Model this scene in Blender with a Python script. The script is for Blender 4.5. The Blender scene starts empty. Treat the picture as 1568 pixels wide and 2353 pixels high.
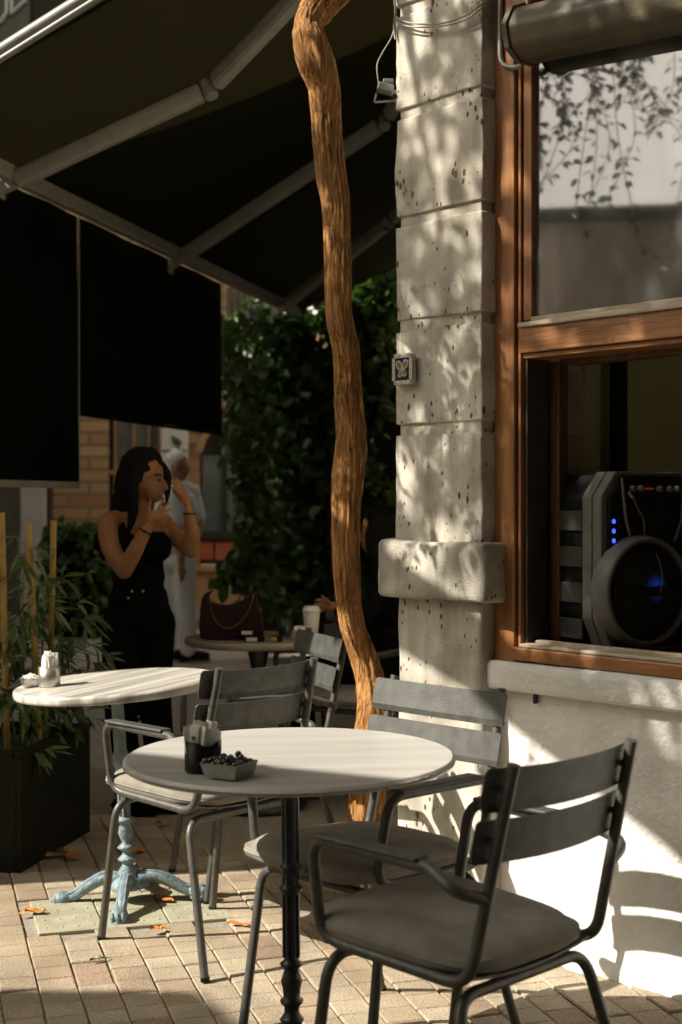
import bpy, bmesh, math, random
from mathutils import Vector, Matrix, Euler, noise
random.seed(7)
S = bpy.context.scene
COL = S.collection
F, CX, YH, HC = 3268.0, 784.0, 1150.0, 1.38          # focal length, principal point, horizon, eye height

def at(px, py, D):                                    # a point at depth D
    return Vector(((px-CX)/F*D, D, HC-(py-YH)/F*D))

# ------------------------------------------------------------------ materials
def nd(nt, t, **kw):
    n = nt.nodes.new(t)
    for k, v in kw.items():
        if k in n.inputs: n.inputs[k].default_value = v
        else: setattr(n, k, v)
    return n
def c4(c): return (c[0], c[1], c[2], 1)
def mat(name, c1, c2=None, scale=6, rough=.6, bump=0, bscale=60, metal=0, detail=6, stretch=(1,1,1), spec=.5,
        trans=0, lo=.35, hi=.65, transl=None, coat=0):
    m = bpy.data.materials.new(name); m.use_nodes = True
    nt = m.node_tree; b = nt.nodes['Principled BSDF']; L = nt.links
    b.inputs['Roughness'].default_value = rough; b.inputs['Metallic'].default_value = metal
    b.inputs['Specular IOR Level'].default_value = spec
    b.inputs['Coat Weight'].default_value = coat
    tc = nd(nt, 'ShaderNodeTexCoord'); mp = nd(nt, 'ShaderNodeMapping'); mp.inputs['Scale'].default_value = stretch
    L.new(tc.outputs['Object'], mp.inputs['Vector'])
    if c2 is None: b.inputs['Base Color'].default_value = c4(c1)
    else:
        n = nd(nt, 'ShaderNodeTexNoise', Scale=scale, Detail=detail); L.new(mp.outputs[0], n.inputs['Vector'])
        r = nd(nt, 'ShaderNodeValToRGB'); r.color_ramp.elements[0].position = lo; r.color_ramp.elements[1].position = hi
        r.color_ramp.elements[0].color = c4(c1); r.color_ramp.elements[1].color = c4(c2)
        L.new(n.outputs['Fac'], r.inputs['Fac']); L.new(r.outputs['Color'], b.inputs['Base Color'])
    if bump:
        n2 = nd(nt, 'ShaderNodeTexNoise', Scale=bscale, Detail=8); L.new(mp.outputs[0], n2.inputs['Vector'])
        bp = nd(nt, 'ShaderNodeBump', Strength=bump, Distance=.01); L.new(n2.outputs['Fac'], bp.inputs['Height'])
        L.new(bp.outputs['Normal'], b.inputs['Normal'])
    if transl:
        t = nd(nt, 'ShaderNodeBsdfTranslucent', Color=c4(transl)); mx = nd(nt, 'ShaderNodeAddShader')
        L.new(b.outputs[0], mx.inputs[0]); L.new(t.outputs[0], mx.inputs[1])
        L.new(mx.outputs[0], nt.nodes['Material Output'].inputs['Surface'])
    return m
def nodes(m): return m.node_tree, m.node_tree.nodes['Principled BSDF'], m.node_tree.links

M = {}
M['frame'] = mat('painted_metal_frame', (.062,.060,.052), (.092,.088,.077), 40, .42, .10, 260, metal=.1, spec=.5)
M['slat'] = mat('painted_metal_slat', (.058,.058,.053), (.092,.091,.085), 25, .46, .22, 420, metal=.1, spec=.45)
M['cushion'] = mat('cushion_canvas', (.205,.185,.155), (.275,.25,.21), 14, .9, .35, 500)
M['bark'] = None
M['woodframe'] = mat('varnished_oak', (.17,.06,.018), (.36,.16,.055), 22, .42, .3, 70, stretch=(1,1,.12), coat=.15, lo=.3, hi=.7)
M['woodrail'] = mat('varnished_oak_rail', (.17,.06,.018), (.36,.16,.055), 22, .42, .3, 70, stretch=(.12,1,1), coat=.15, lo=.3, hi=.7)
M['oakdark'] = mat('dark_oak', (.07,.028,.009), (.13,.055,.018), 22, .5, .3, 70, stretch=(1,1,.12))  # darker oak tone for the inner reveal
M['sash'] = mat('sun_painted_sash', (.48,.25,.11), (.60,.36,.18), 20, .5, .2, 70, stretch=(1,1,.12))  # oak made paler in colour so the sash looks sunlit
M['woodweather'] = mat('weathered_sill', (.32,.24,.17), (.5,.43,.35), 30, .8, .4, 90, stretch=(.15,1,1))
M['plasterwhite'] = None
M['marble'] = None
M['iron_dark'] = mat('dark_cast_iron', (.008,.012,.017), (.02,.028,.036), 30, .32, .25, 120, spec=.5)
M['iron_blue'] = mat('blue_painted_iron', (.12,.175,.205), (.24,.31,.335), 34, .5, .5, 90, spec=.5, lo=.3, hi=.7)
M['canvas'] = mat('awning_canvas', (.005,.006,.003), (.008,.0085,.005), 3, .95, .2, 420, spec=.05, transl=(.058,.052,.032))
M['blind'] = mat('black_blind', (.006,.0075,.0042), (.009,.0105,.006), 3, .95, .15, 500, spec=.06)
M['alu'] = mat('awning_arm_alu', (.34,.33,.28), (.42,.41,.35), 10, .5, .08, 200, spec=.5, stretch=(1,1,1))
M['alu2'] = mat('trim_alu', (.20,.20,.18), (.26,.26,.24), 10, .45)  # one even grey for the awning's side trim
M['black'] = mat('black_plastic', (.005,.005,.004), (.008,.008,.007), 30, .42, .1, 300, spec=.2)
M['greytrim'] = mat('grey_plastic', (.085,.08,.07), (.115,.108,.096), 20, .6, .1, 200)
M['ribgrey'] = mat('dark_grey_plastic', (.035,.034,.028), (.05,.048,.04), 20, .6, .1, 200, spec=.25)
M['packet'] = mat('sachet_paper', (.62,.58,.52), (.78,.75,.70), 60, .7)
M['leather'] = mat('dark_leather', (.014,.005,.0045), (.022,.008,.007), 60, .55, .3, 250, spec=.2)
M['gold'] = mat('gold_chain', (.22,.14,.05), None, rough=.35, metal=.8)
M['steel'] = mat('brushed_steel', (.42,.40,.37), (.52,.50,.46), 40, .34, .1, 160, metal=.85, stretch=(1,1,.1))
M['tin'] = mat('tin_tray', (.25,.24,.22), (.33,.32,.29), 40, .35, .1, 160, metal=.8)
M['bead'] = mat('dark_glass_bead', (.02,.012,.010), (.05,.03,.025), 80, .12, spec=.8)
M['skin'] = mat('skin', (.27,.12,.05), (.33,.155,.07), 20, .6, .1, 200, spec=.25)
M['skin2'] = mat('skin_tan', (.30,.15,.08), (.36,.18,.10), 20, .5)
M['hair'] = mat('black_hair', (.003,.0022,.0015), (.008,.006,.004), 60, .6, .8, 240, stretch=(1,1,.10), spec=.12)
M['hairwhite'] = mat('white_hair', (.62,.60,.58), (.75,.73,.7), 40, .7, .4, 150)
M['blackcloth'] = mat('black_cloth', (.003,.0035,.003), (.006,.0065,.005), 20, .9, .3, 300, spec=.06)
M['whitecloth'] = mat('white_cloth', (.76,.75,.76), (.84,.83,.84), 8, .9, .6, 25)
M['eye'] = mat('eye_dark', (.01,.008,.006), rough=.2)
M['lip'] = mat('lips', (.28,.09,.06), rough=.45)
M['leafdark'] = mat('ivy_leaf', (.012,.026,.006), (.06,.115,.026), 3, .36, transl=(.022,.05,.004), spec=.5)
M['leafcrown'] = mat('vine_leaf', (.03,.06,.012), (.07,.11,.025), 3, .5, transl=(.02,.04,.005))
M['bamboo'] = mat('bamboo_leaf', (.035,.065,.014), (.10,.14,.045), 4, .45, transl=(.025,.04,.006))
M['stake'] = mat('bamboo_cane', (.36,.22,.05), (.48,.31,.09), 12, .5, .2, 60, stretch=(1,1,.2))
M['planter'] = mat('planter_black', (.010,.011,.007), (.018,.018,.012), 6, .7, .1, 100, spec=.15)
M['soil'] = mat('soil', (.02,.014,.009), (.04,.028,.018), 40, 1, .6, 60)
M['asphalt'] = mat('street_asphalt', (.32,.295,.27), (.42,.39,.355), 30, .9, .5, 180)
M['sidewalk'] = mat('far_sidewalk', (.26,.21,.19), (.33,.27,.25), 6, .9, .2, 80)
M['sand'] = mat('joint_sand', (.24,.205,.16), (.36,.31,.25), 60, 1, .5, 200)
M['orangeleaf'] = mat('orange_dry_leaf', (.50,.13,.02), (.62,.24,.04), 50, .6, .3, 120)
M['brownleaf'] = mat('brown_dry_leaf', (.30,.18,.06), (.42,.27,.10), 50, .7)
M['greenleaf'] = mat('green_leaf', (.09,.14,.03), (.14,.19,.05), 50, .6)
M['ceramic'] = mat('glazed_cream', (.48,.42,.34), (.60,.54,.45), 60, .4, .35, 140)
M['glazeblue'] = mat('glazed_blue', (.012,.012,.05), (.02,.02,.08), 30, .15, spec=.8)
M['glazegreen'] = mat('glazed_green', (.10,.13,.04), (.22,.26,.11), 90, .15, spec=.8)
M['room'] = mat('room_wall', (.44,.45,.26), (.52,.53,.31), 3, .9, .1, 60)
M['roomfloor'] = mat('room_floor', (.16,.09,.04), (.20,.12,.06), 10, .6, stretch=(.1,1,1))
M['cassette'] = mat('cassette_paint', (.06,.045,.025), (.09,.07,.042), 10, .5, .15, 80)
M['ochre'] = mat('ochre_wall', (.42,.22,.10), (.52,.31,.15), 4, .9, .3, 40)
M['darkframe'] = mat('dark_frame', (.03,.022,.015), (.045,.033,.022), 10, .6)
M['shopglass'] = mat('shop_glass', (.10,.13,.12), (.24,.27,.24), 1.5, .15, spec=.8)
M['redpanel'] = mat('red_panel', (.48,.10,.045), (.58,.18,.08), 3, .7)
M['signwhite'] = mat('sign_white', (.66,.62,.55), (.74,.70,.63), 4, .7)
M['signdark'] = mat('sign_ink', (.06,.09,.06), rough=.7)
M['signgrey'] = mat('sign_grey', (.16,.155,.13), (.21,.20,.17), 4, .5)
M['letter'] = mat('letter_white', (.82,.80,.79), rough=.5)
M['whitecol'] = mat('white_paint', (.56,.52,.46), (.64,.60,.54), 3, .8)
M['opp'] = mat('opposite_plaster', (.44,.39,.31), (.54,.48,.39), 2, .9)
M['blocker'] = mat('blocker_cloth', (.05,.045,.035), (.06,.055,.045), 4, .95)
M['wire'] = mat('grey_wire', (.30,.27,.23), rough=.5)
M['pipe'] = mat('grey_pipe', (.24,.23,.21), (.30,.29,.26), 20, .35, metal=.4)
M['boxwhite'] = mat('card_white', (.55,.5,.44), rough=.6)
M['boxorange'] = mat('card_orange', (.5,.25,.06), rough=.6)
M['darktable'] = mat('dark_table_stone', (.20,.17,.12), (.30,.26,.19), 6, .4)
M['verdigris'] = mat('tactile_tile', (.29,.275,.19), (.38,.36,.26), 14, .85, .35, 140)
M['bluelight'] = mat('blue_led', (.02,.03,.2), rough=.3)
nt, b, L = nodes(M['bluelight']); b.inputs['Emission Color'].default_value = (.05,.10,1,1); b.inputs['Emission Strength'].default_value = 1.1
M['redled'] = mat('red_led', (.1,.0,.0)); nt, b, L = nodes(M['redled'])
b.inputs['Emission Color'].default_value = (1,.05,.03,1); b.inputs['Emission Strength'].default_value = .07

# fibrous bark
m = M['bark'] = mat('vine_bark', (.3,.15,.05), rough=.85); nt, b, L = nodes(m)
tc = nd(nt,'ShaderNodeTexCoord'); mp = nd(nt,'ShaderNodeMapping'); mp.inputs['Scale'].default_value=(1,1,.07); L.new(tc.outputs['Object'], mp.inputs['Vector'])
n = nd(nt,'ShaderNodeTexNoise', Scale=120, Detail=9, Distortion=.8); n.inputs['Roughness'].default_value=.62; L.new(mp.outputs[0], n.inputs['Vector'])
r = nd(nt,'ShaderNodeValToRGB'); cr_=r.color_ramp; cr_.elements[0].position=.30; cr_.elements[0].color=(.035,.014,.005,1); cr_.elements[1].position=.72; cr_.elements[1].color=(.48,.30,.13,1)
e=cr_.elements.new(.43); e.color=(.22,.092,.02,1); e=cr_.elements.new(.56); e.color=(.37,.19,.065,1)
L.new(n.outputs['Fac'], r.inputs['Fac'])
mp2=nd(nt,'ShaderNodeMapping'); mp2.inputs['Scale'].default_value=(1,1,.4); L.new(tc.outputs['Object'], mp2.inputs['Vector'])
n2=nd(nt,'ShaderNodeTexNoise', Scale=16, Detail=4); L.new(mp2.outputs[0], n2.inputs['Vector'])
r2=nd(nt,'ShaderNodeValToRGB'); r2.color_ramp.elements[0].position=.38; r2.color_ramp.elements[0].color=(1.2,1.12,1.0,1); r2.color_ramp.elements[1].position=.62; r2.color_ramp.elements[1].color=(1.9,1.85,1.8,1); L.new(n2.outputs['Fac'], r2.inputs['Fac'])
mx=nd(nt,'ShaderNodeMix',data_type='RGBA',blend_type='MULTIPLY'); mx.inputs[0].default_value=1; L.new(r.outputs['Color'],mx.inputs[6]); L.new(r2.outputs['Color'],mx.inputs[7]); L.new(mx.outputs[2], b.inputs['Base Color'])
bp = nd(nt,'ShaderNodeBump', Strength=1.0, Distance=.022); L.new(n.outputs['Fac'], bp.inputs['Height']); L.new(bp.outputs['Normal'], b.inputs['Normal'])
# brick
m = M['brick'] = mat('old_brick', (.4,.22,.11), rough=.9); nt, b, L = nodes(m)
tc = nd(nt,'ShaderNodeTexCoord'); mp = nd(nt,'ShaderNodeMapping'); mp.inputs['Rotation'].default_value = (math.pi/2,0,0)
L.new(tc.outputs['Object'], mp.inputs['Vector'])
br = nd(nt,'ShaderNodeTexBrick', Scale=1.0); br.inputs['Brick Width'].default_value=.48; br.inputs['Row Height'].default_value=.145; br.inputs['Mortar Size'].default_value=.022
br.inputs['Color1'].default_value=(.46,.19,.08,1); br.inputs['Color2'].default_value=(.62,.42,.22,1); br.inputs['Mortar'].default_value=(.30,.22,.14,1)
L.new(mp.outputs[0], br.inputs['Vector']); L.new(br.outputs['Color'], b.inputs['Base Color'])

# white lime-washed wall: patchy, scuffed low down
m = M['plasterwhite'] = mat('limewash_wall', (.70,.68,.64), rough=.9); nt, b, L = nodes(m)
tc = nd(nt,'ShaderNodeTexCoord')
n1 = nd(nt,'ShaderNodeTexNoise', Scale=5, Detail=8); L.new(tc.outputs['Object'], n1.inputs['Vector'])
r1 = nd(nt,'ShaderNodeValToRGB'); r1.color_ramp.elements[0].position=.3; r1.color_ramp.elements[0].color=(.64,.62,.59,1)
r1.color_ramp.elements[1].position=.62; r1.color_ramp.elements[1].color=(.80,.785,.76,1)
L.new(n1.outputs['Fac'], r1.inputs['Fac'])
n3 = nd(nt,'ShaderNodeTexNoise', Scale=38, Detail=5); mp = nd(nt,'ShaderNodeMapping'); mp.inputs['Scale'].default_value=(1,1,.4)
L.new(tc.outputs['Object'], mp.inputs['Vector']); L.new(mp.outputs[0], n3.inputs['Vector'])
r3 = nd(nt,'ShaderNodeValToRGB'); r3.color_ramp.elements[0].position=.66; r3.color_ramp.elements[0].color=(0,0,0,1); r3.color_ramp.elements[1].position=.74; r3.color_ramp.elements[1].color=(.55,.55,.55,1)
L.new(n3.outputs['Fac'], r3.inputs['Fac'])
mx = nd(nt,'ShaderNodeMix', data_type='RGBA'); mx.inputs[7].default_value=(.40,.37,.32,1)
L.new(r3.outputs['Color'], mx.inputs[0]); L.new(r1.outputs['Color'], mx.inputs[6]); L.new(mx.outputs[2], b.inputs['Base Color'])
n2 = nd(nt,'ShaderNodeTexNoise', Scale=45, Detail=9); L.new(tc.outputs['Object'], n2.inputs['Vector'])
bp = nd(nt,'ShaderNodeBump', Strength=.55, Distance=.012); L.new(n2.outputs['Fac'], bp.inputs['Height']); L.new(bp.outputs['Normal'], b.inputs['Normal'])

# shelly limestone with pits and tooling
def stone(name, ca, cb, tool=0):
    m = mat(name, ca, rough=.9); nt, b, L = nodes(m)
    tc = nd(nt,'ShaderNodeTexCoord')
    n1 = nd(nt,'ShaderNodeTexNoise', Scale=7, Detail=9); L.new(tc.outputs['Object'], n1.inputs['Vector'])
    r1 = nd(nt,'ShaderNodeValToRGB'); r1.color_ramp.elements[0].position=.32; r1.color_ramp.elements[0].color=c4(ca)
    r1.color_ramp.elements[1].position=.66; r1.color_ramp.elements[1].color=c4(cb); L.new(n1.outputs['Fac'], r1.inputs['Fac'])
    mp = nd(nt,'ShaderNodeMapping'); mp.inputs['Scale'].default_value=(1,1,.55); L.new(tc.outputs['Object'], mp.inputs['Vector'])
    v = nd(nt,'ShaderNodeTexVoronoi', Scale=48); L.new(mp.outputs[0], v.inputs['Vector'])
    nb = nd(nt,'ShaderNodeTexNoise', Scale=9, Detail=2); L.new(tc.outputs['Object'], nb.inputs['Vector'])
    th = nd(nt,'ShaderNodeMapRange'); th.inputs['From Min'].default_value=.45; th.inputs['From Max'].default_value=.68; th.inputs['To Min'].default_value=.0; th.inputs['To Max'].default_value=.34
    L.new(nb.outputs['Fac'], th.inputs['Value'])
    lt = nd(nt,'ShaderNodeMath', operation='SUBTRACT'); L.new(v.outputs['Distance'], lt.inputs[0]); L.new(th.outputs[0], lt.inputs[1])
    pit = nd(nt,'ShaderNodeMapRange'); pit.inputs['From Min'].default_value=-.04; pit.inputs['From Max'].default_value=.04; L.new(lt.outputs[0], pit.inputs['Value'])
    mx = nd(nt,'ShaderNodeMix', data_type='RGBA'); mx.inputs[6].default_value=(.13,.085,.05,1)
    L.new(pit.outputs[0], mx.inputs[0]); 
    mps = nd(nt,'ShaderNodeMapping'); mps.inputs['Scale'].default_value=(14,14,1.3); L.new(tc.outputs['Object'], mps.inputs['Vector'])
    ns = nd(nt,'ShaderNodeTexNoise', Scale=1, Detail=6); L.new(mps.outputs[0], ns.inputs['Vector'])
    rs5 = nd(nt,'ShaderNodeMapRange'); rs5.inputs['From Min'].default_value=.35; rs5.inputs['From Max'].default_value=.62; rs5.inputs['To Min'].default_value=.72; rs5.inputs['To Max'].default_value=1.08; L.new(ns.outputs['Fac'], rs5.inputs['Value'])
    vf = nd(nt,'ShaderNodeTexVoronoi', Scale=135); L.new(tc.outputs['Object'], vf.inputs['Vector'])
    ff = nd(nt,'ShaderNodeMapRange'); ff.inputs['From Min'].default_value=.10; ff.inputs['From Max'].default_value=.24; ff.inputs['To Min'].default_value=.55; L.new(vf.outputs['Distance'], ff.inputs['Value'])
    gm = nd(nt,'ShaderNodeMath', operation='MULTIPLY'); L.new(rs5.outputs[0], gm.inputs[0]); L.new(ff.outputs[0], gm.inputs[1])
    vs_ = nd(nt,'ShaderNodeVectorMath', operation='SCALE'); L.new(r1.outputs['Color'], vs_.inputs[0]); L.new(gm.outputs[0], vs_.inputs['Scale'])
    L.new(vs_.outputs[0], mx.inputs[7]); L.new(mx.outputs[2], b.inputs['Base Color'])
    n2 = nd(nt,'ShaderNodeTexNoise', Scale=120, Detail=8); L.new(tc.outputs['Object'], n2.inputs['Vector'])
    ad = nd(nt,'ShaderNodeMath', operation='MULTIPLY_ADD'); ad.inputs[1].default_value=.35; L.new(n2.outputs['Fac'], ad.inputs[0]); L.new(pit.outputs[0], ad.inputs[2])
    w = nd(nt,'ShaderNodeTexWave', Scale=30, Distortion=9); w.bands_direction='Z'; L.new(tc.outputs['Object'], w.inputs['Vector'])
    ad2 = nd(nt,'ShaderNodeMath', operation='MULTIPLY_ADD'); ad2.inputs[1].default_value=tool; L.new(w.outputs['Fac'], ad2.inputs[0]); L.new(ad.outputs[0], ad2.inputs[2])
    bp = nd(nt,'ShaderNodeBump', Strength=.8, Distance=.006); L.new(ad2.outputs[0], bp.inputs['Height']); L.new(bp.outputs['Normal'], b.inputs['Normal'])
    return m
M['stone'] = stone('limestone', (.34,.305,.25), (.62,.575,.50), .0)
M['impost'] = stone('limestone_tooled', (.32,.29,.24), (.55,.51,.45), .07)

# marble, streaked
def marble(name, ca, cb, rot):
    m = mat(name, ca, rough=.28); nt, b, L = nodes(m)
    tc = nd(nt,'ShaderNodeTexCoord'); mp = nd(nt,'ShaderNodeMapping'); mp.vector_type='TEXTURE'; mp.inputs['Rotation'].default_value=(0,0,rot); mp.inputs['Scale'].default_value=(2.6,.15,1)
    L.new(tc.outputs['Object'], mp.inputs['Vector'])
    n = nd(nt,'ShaderNodeTexNoise', Scale=3.2, Detail=8, Distortion=.25); L.new(mp.outputs[0], n.inputs['Vector'])
    r = nd(nt,'ShaderNodeValToRGB'); r.color_ramp.elements[0].position=.33; r.color_ramp.elements[0].color=c4(ca); r.color_ramp.elements[1].position=.58; r.color_ramp.elements[1].color=c4(cb)
    L.new(n.outputs['Fac'], r.inputs['Fac']); L.new(r.outputs['Color'], b.inputs['Base Color'])
    return m
M['marble'] = marble('grey_marble', (.42,.40,.37), (.53,.51,.48), math.radians(-16))
M['marble2'] = marble('streaked_marble', (.30,.28,.25), (.66,.63,.575), math.radians(57))

# pavers: colour differs from stone to stone
m = M['paver'] = mat('clay_pavers', (.4,.3,.2), rough=.92); nt, b, L = nodes(m)
ge = nd(nt,'ShaderNodeAttribute', attribute_name='tone'); r = nd(nt,'ShaderNodeValToRGB')
r.color_ramp.elements[0].color=(.34,.245,.17,1); r.color_ramp.elements[1].color=(.50,.415,.30,1)
e = r.color_ramp.elements.new(.3); e.color=(.40,.31,.215,1); e = r.color_ramp.elements.new(.7); e.color=(.45,.375,.275,1)
L.new(ge.outputs['Fac'], r.inputs['Fac'])
tc = nd(nt,'ShaderNodeTexCoord'); n = nd(nt,'ShaderNodeTexNoise', Scale=160, Detail=6); L.new(tc.outputs['Object'], n.inputs['Vector'])
n4 = nd(nt,'ShaderNodeTexNoise', Scale=4, Detail=5); L.new(tc.outputs['Object'], n4.inputs['Vector'])
r4 = nd(nt,'ShaderNodeMapRange'); r4.inputs['From Min'].default_value=.3; r4.inputs['From Max'].default_value=.7; r4.inputs['To Min'].default_value=.66; r4.inputs['To Max'].default_value=1.1; L.new(n4.outputs['Fac'], r4.inputs['Value'])
r5 = nd(nt,'ShaderNodeMapRange'); r5.inputs['From Min'].default_value=.3; r5.inputs['From Max'].default_value=.7; r5.inputs['To Min'].default_value=.66; r5.inputs['To Max'].default_value=1.2; L.new(n.outputs['Fac'], r5.inputs['Value'])
mu = nd(nt,'ShaderNodeMath', operation='MULTIPLY'); L.new(r4.outputs[0], mu.inputs[0]); L.new(r5.outputs[0], mu.inputs[1])
vm = nd(nt,'ShaderNodeVectorMath', operation='SCALE'); L.new(r.outputs['Color'], vm.inputs[0]); L.new(mu.outputs[0], vm.inputs['Scale']); L.new(vm.outputs[0], b.inputs['Base Color'])
bp = nd(nt,'ShaderNodeBump', Strength=.75, Distance=.006); L.new(n.outputs['Fac'], bp.inputs['Height']); L.new(bp.outputs['Normal'], b.inputs['Normal'])

# window glass: reflecting, dusty
m = bpy.data.materials.new('dusty_window_glass'); m.use_nodes = True; M['glass'] = m
nt = m.node_tree; L = nt.links; nt.nodes.remove(nt.nodes['Principled BSDF']); out = nt.nodes['Material Output']
tr = nd(nt,'ShaderNodeBsdfTransparent', Color=(.80,.84,.80,1)); gl = nd(nt,'ShaderNodeBsdfGlossy', Color=(.97,.93,1,1), Roughness=.035)
df = nd(nt,'ShaderNodeBsdfDiffuse', Color=(.55,.56,.55,1))
lw = nd(nt,'ShaderNodeFresnel', IOR=2.95); m1 = nd(nt,'ShaderNodeMixShader')
L.new(lw.outputs[0], m1.inputs[0]); L.new(tr.outputs[0], m1.inputs[1]); L.new(gl.outputs[0], m1.inputs[2])
tc = nd(nt,'ShaderNodeTexCoord'); mp = nd(nt,'ShaderNodeMapping'); mp.inputs['Scale'].default_value=(2,2,.8); mp.inputs['Rotation'].default_value=(0,.5,0); L.new(tc.outputs['Object'], mp.inputs['Vector'])
n = nd(nt,'ShaderNodeTexNoise', Scale=3.5, Detail=9); L.new(mp.outputs[0], n.inputs['Vector'])
mr = nd(nt,'ShaderNodeMapRange'); mr.inputs['From Min'].default_value=.45; mr.inputs['From Max'].default_value=.8; mr.inputs['To Min'].default_value=.05; mr.inputs['To Max'].default_value=.26; L.new(n.outputs['Fac'], mr.inputs['Value'])
m2 = nd(nt,'ShaderNodeMixShader'); L.new(mr.outputs[0], m2.inputs[0]); L.new(m1.outputs[0], m2.inputs[1]); L.new(df.outputs[0], m2.inputs[2]); L.new(m2.outputs[0], out.inputs['Surface'])

# speaker grille: dark perforated cloth, a blue lamp glow put into its emission
m = M['grille'] = mat('speaker_grille', (.02,.02,.017), rough=.5); nt, b, L = nodes(m)
tc = nd(nt,'ShaderNodeTexCoord'); v = nd(nt,'ShaderNodeTexVoronoi', Scale=190); L.new(tc.outputs['Object'], v.inputs['Vector'])
r = nd(nt,'ShaderNodeValToRGB'); b.inputs['Specular IOR Level'].default_value=.15; r.color_ramp.elements[0].color=(.002,.002,.0015,1); r.color_ramp.elements[1].color=(.018,.018,.014,1); r.color_ramp.elements[0].position=.2; r.color_ramp.elements[1].position=.5
L.new(v.outputs['Distance'], r.inputs['Fac']); L.new(r.outputs['Color'], b.inputs['Base Color'])
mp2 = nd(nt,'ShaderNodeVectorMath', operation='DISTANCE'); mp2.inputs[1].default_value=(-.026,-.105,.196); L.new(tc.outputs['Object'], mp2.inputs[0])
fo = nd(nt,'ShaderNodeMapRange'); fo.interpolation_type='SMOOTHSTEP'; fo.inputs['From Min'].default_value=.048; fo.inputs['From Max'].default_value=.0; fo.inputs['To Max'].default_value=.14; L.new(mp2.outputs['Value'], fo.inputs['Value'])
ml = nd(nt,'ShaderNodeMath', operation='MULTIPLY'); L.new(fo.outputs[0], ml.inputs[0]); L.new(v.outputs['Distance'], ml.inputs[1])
b.inputs['Emission Color'].default_value=(.02,.12,1,1); L.new(ml.outputs[0], b.inputs['Emission Strength'])

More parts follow.
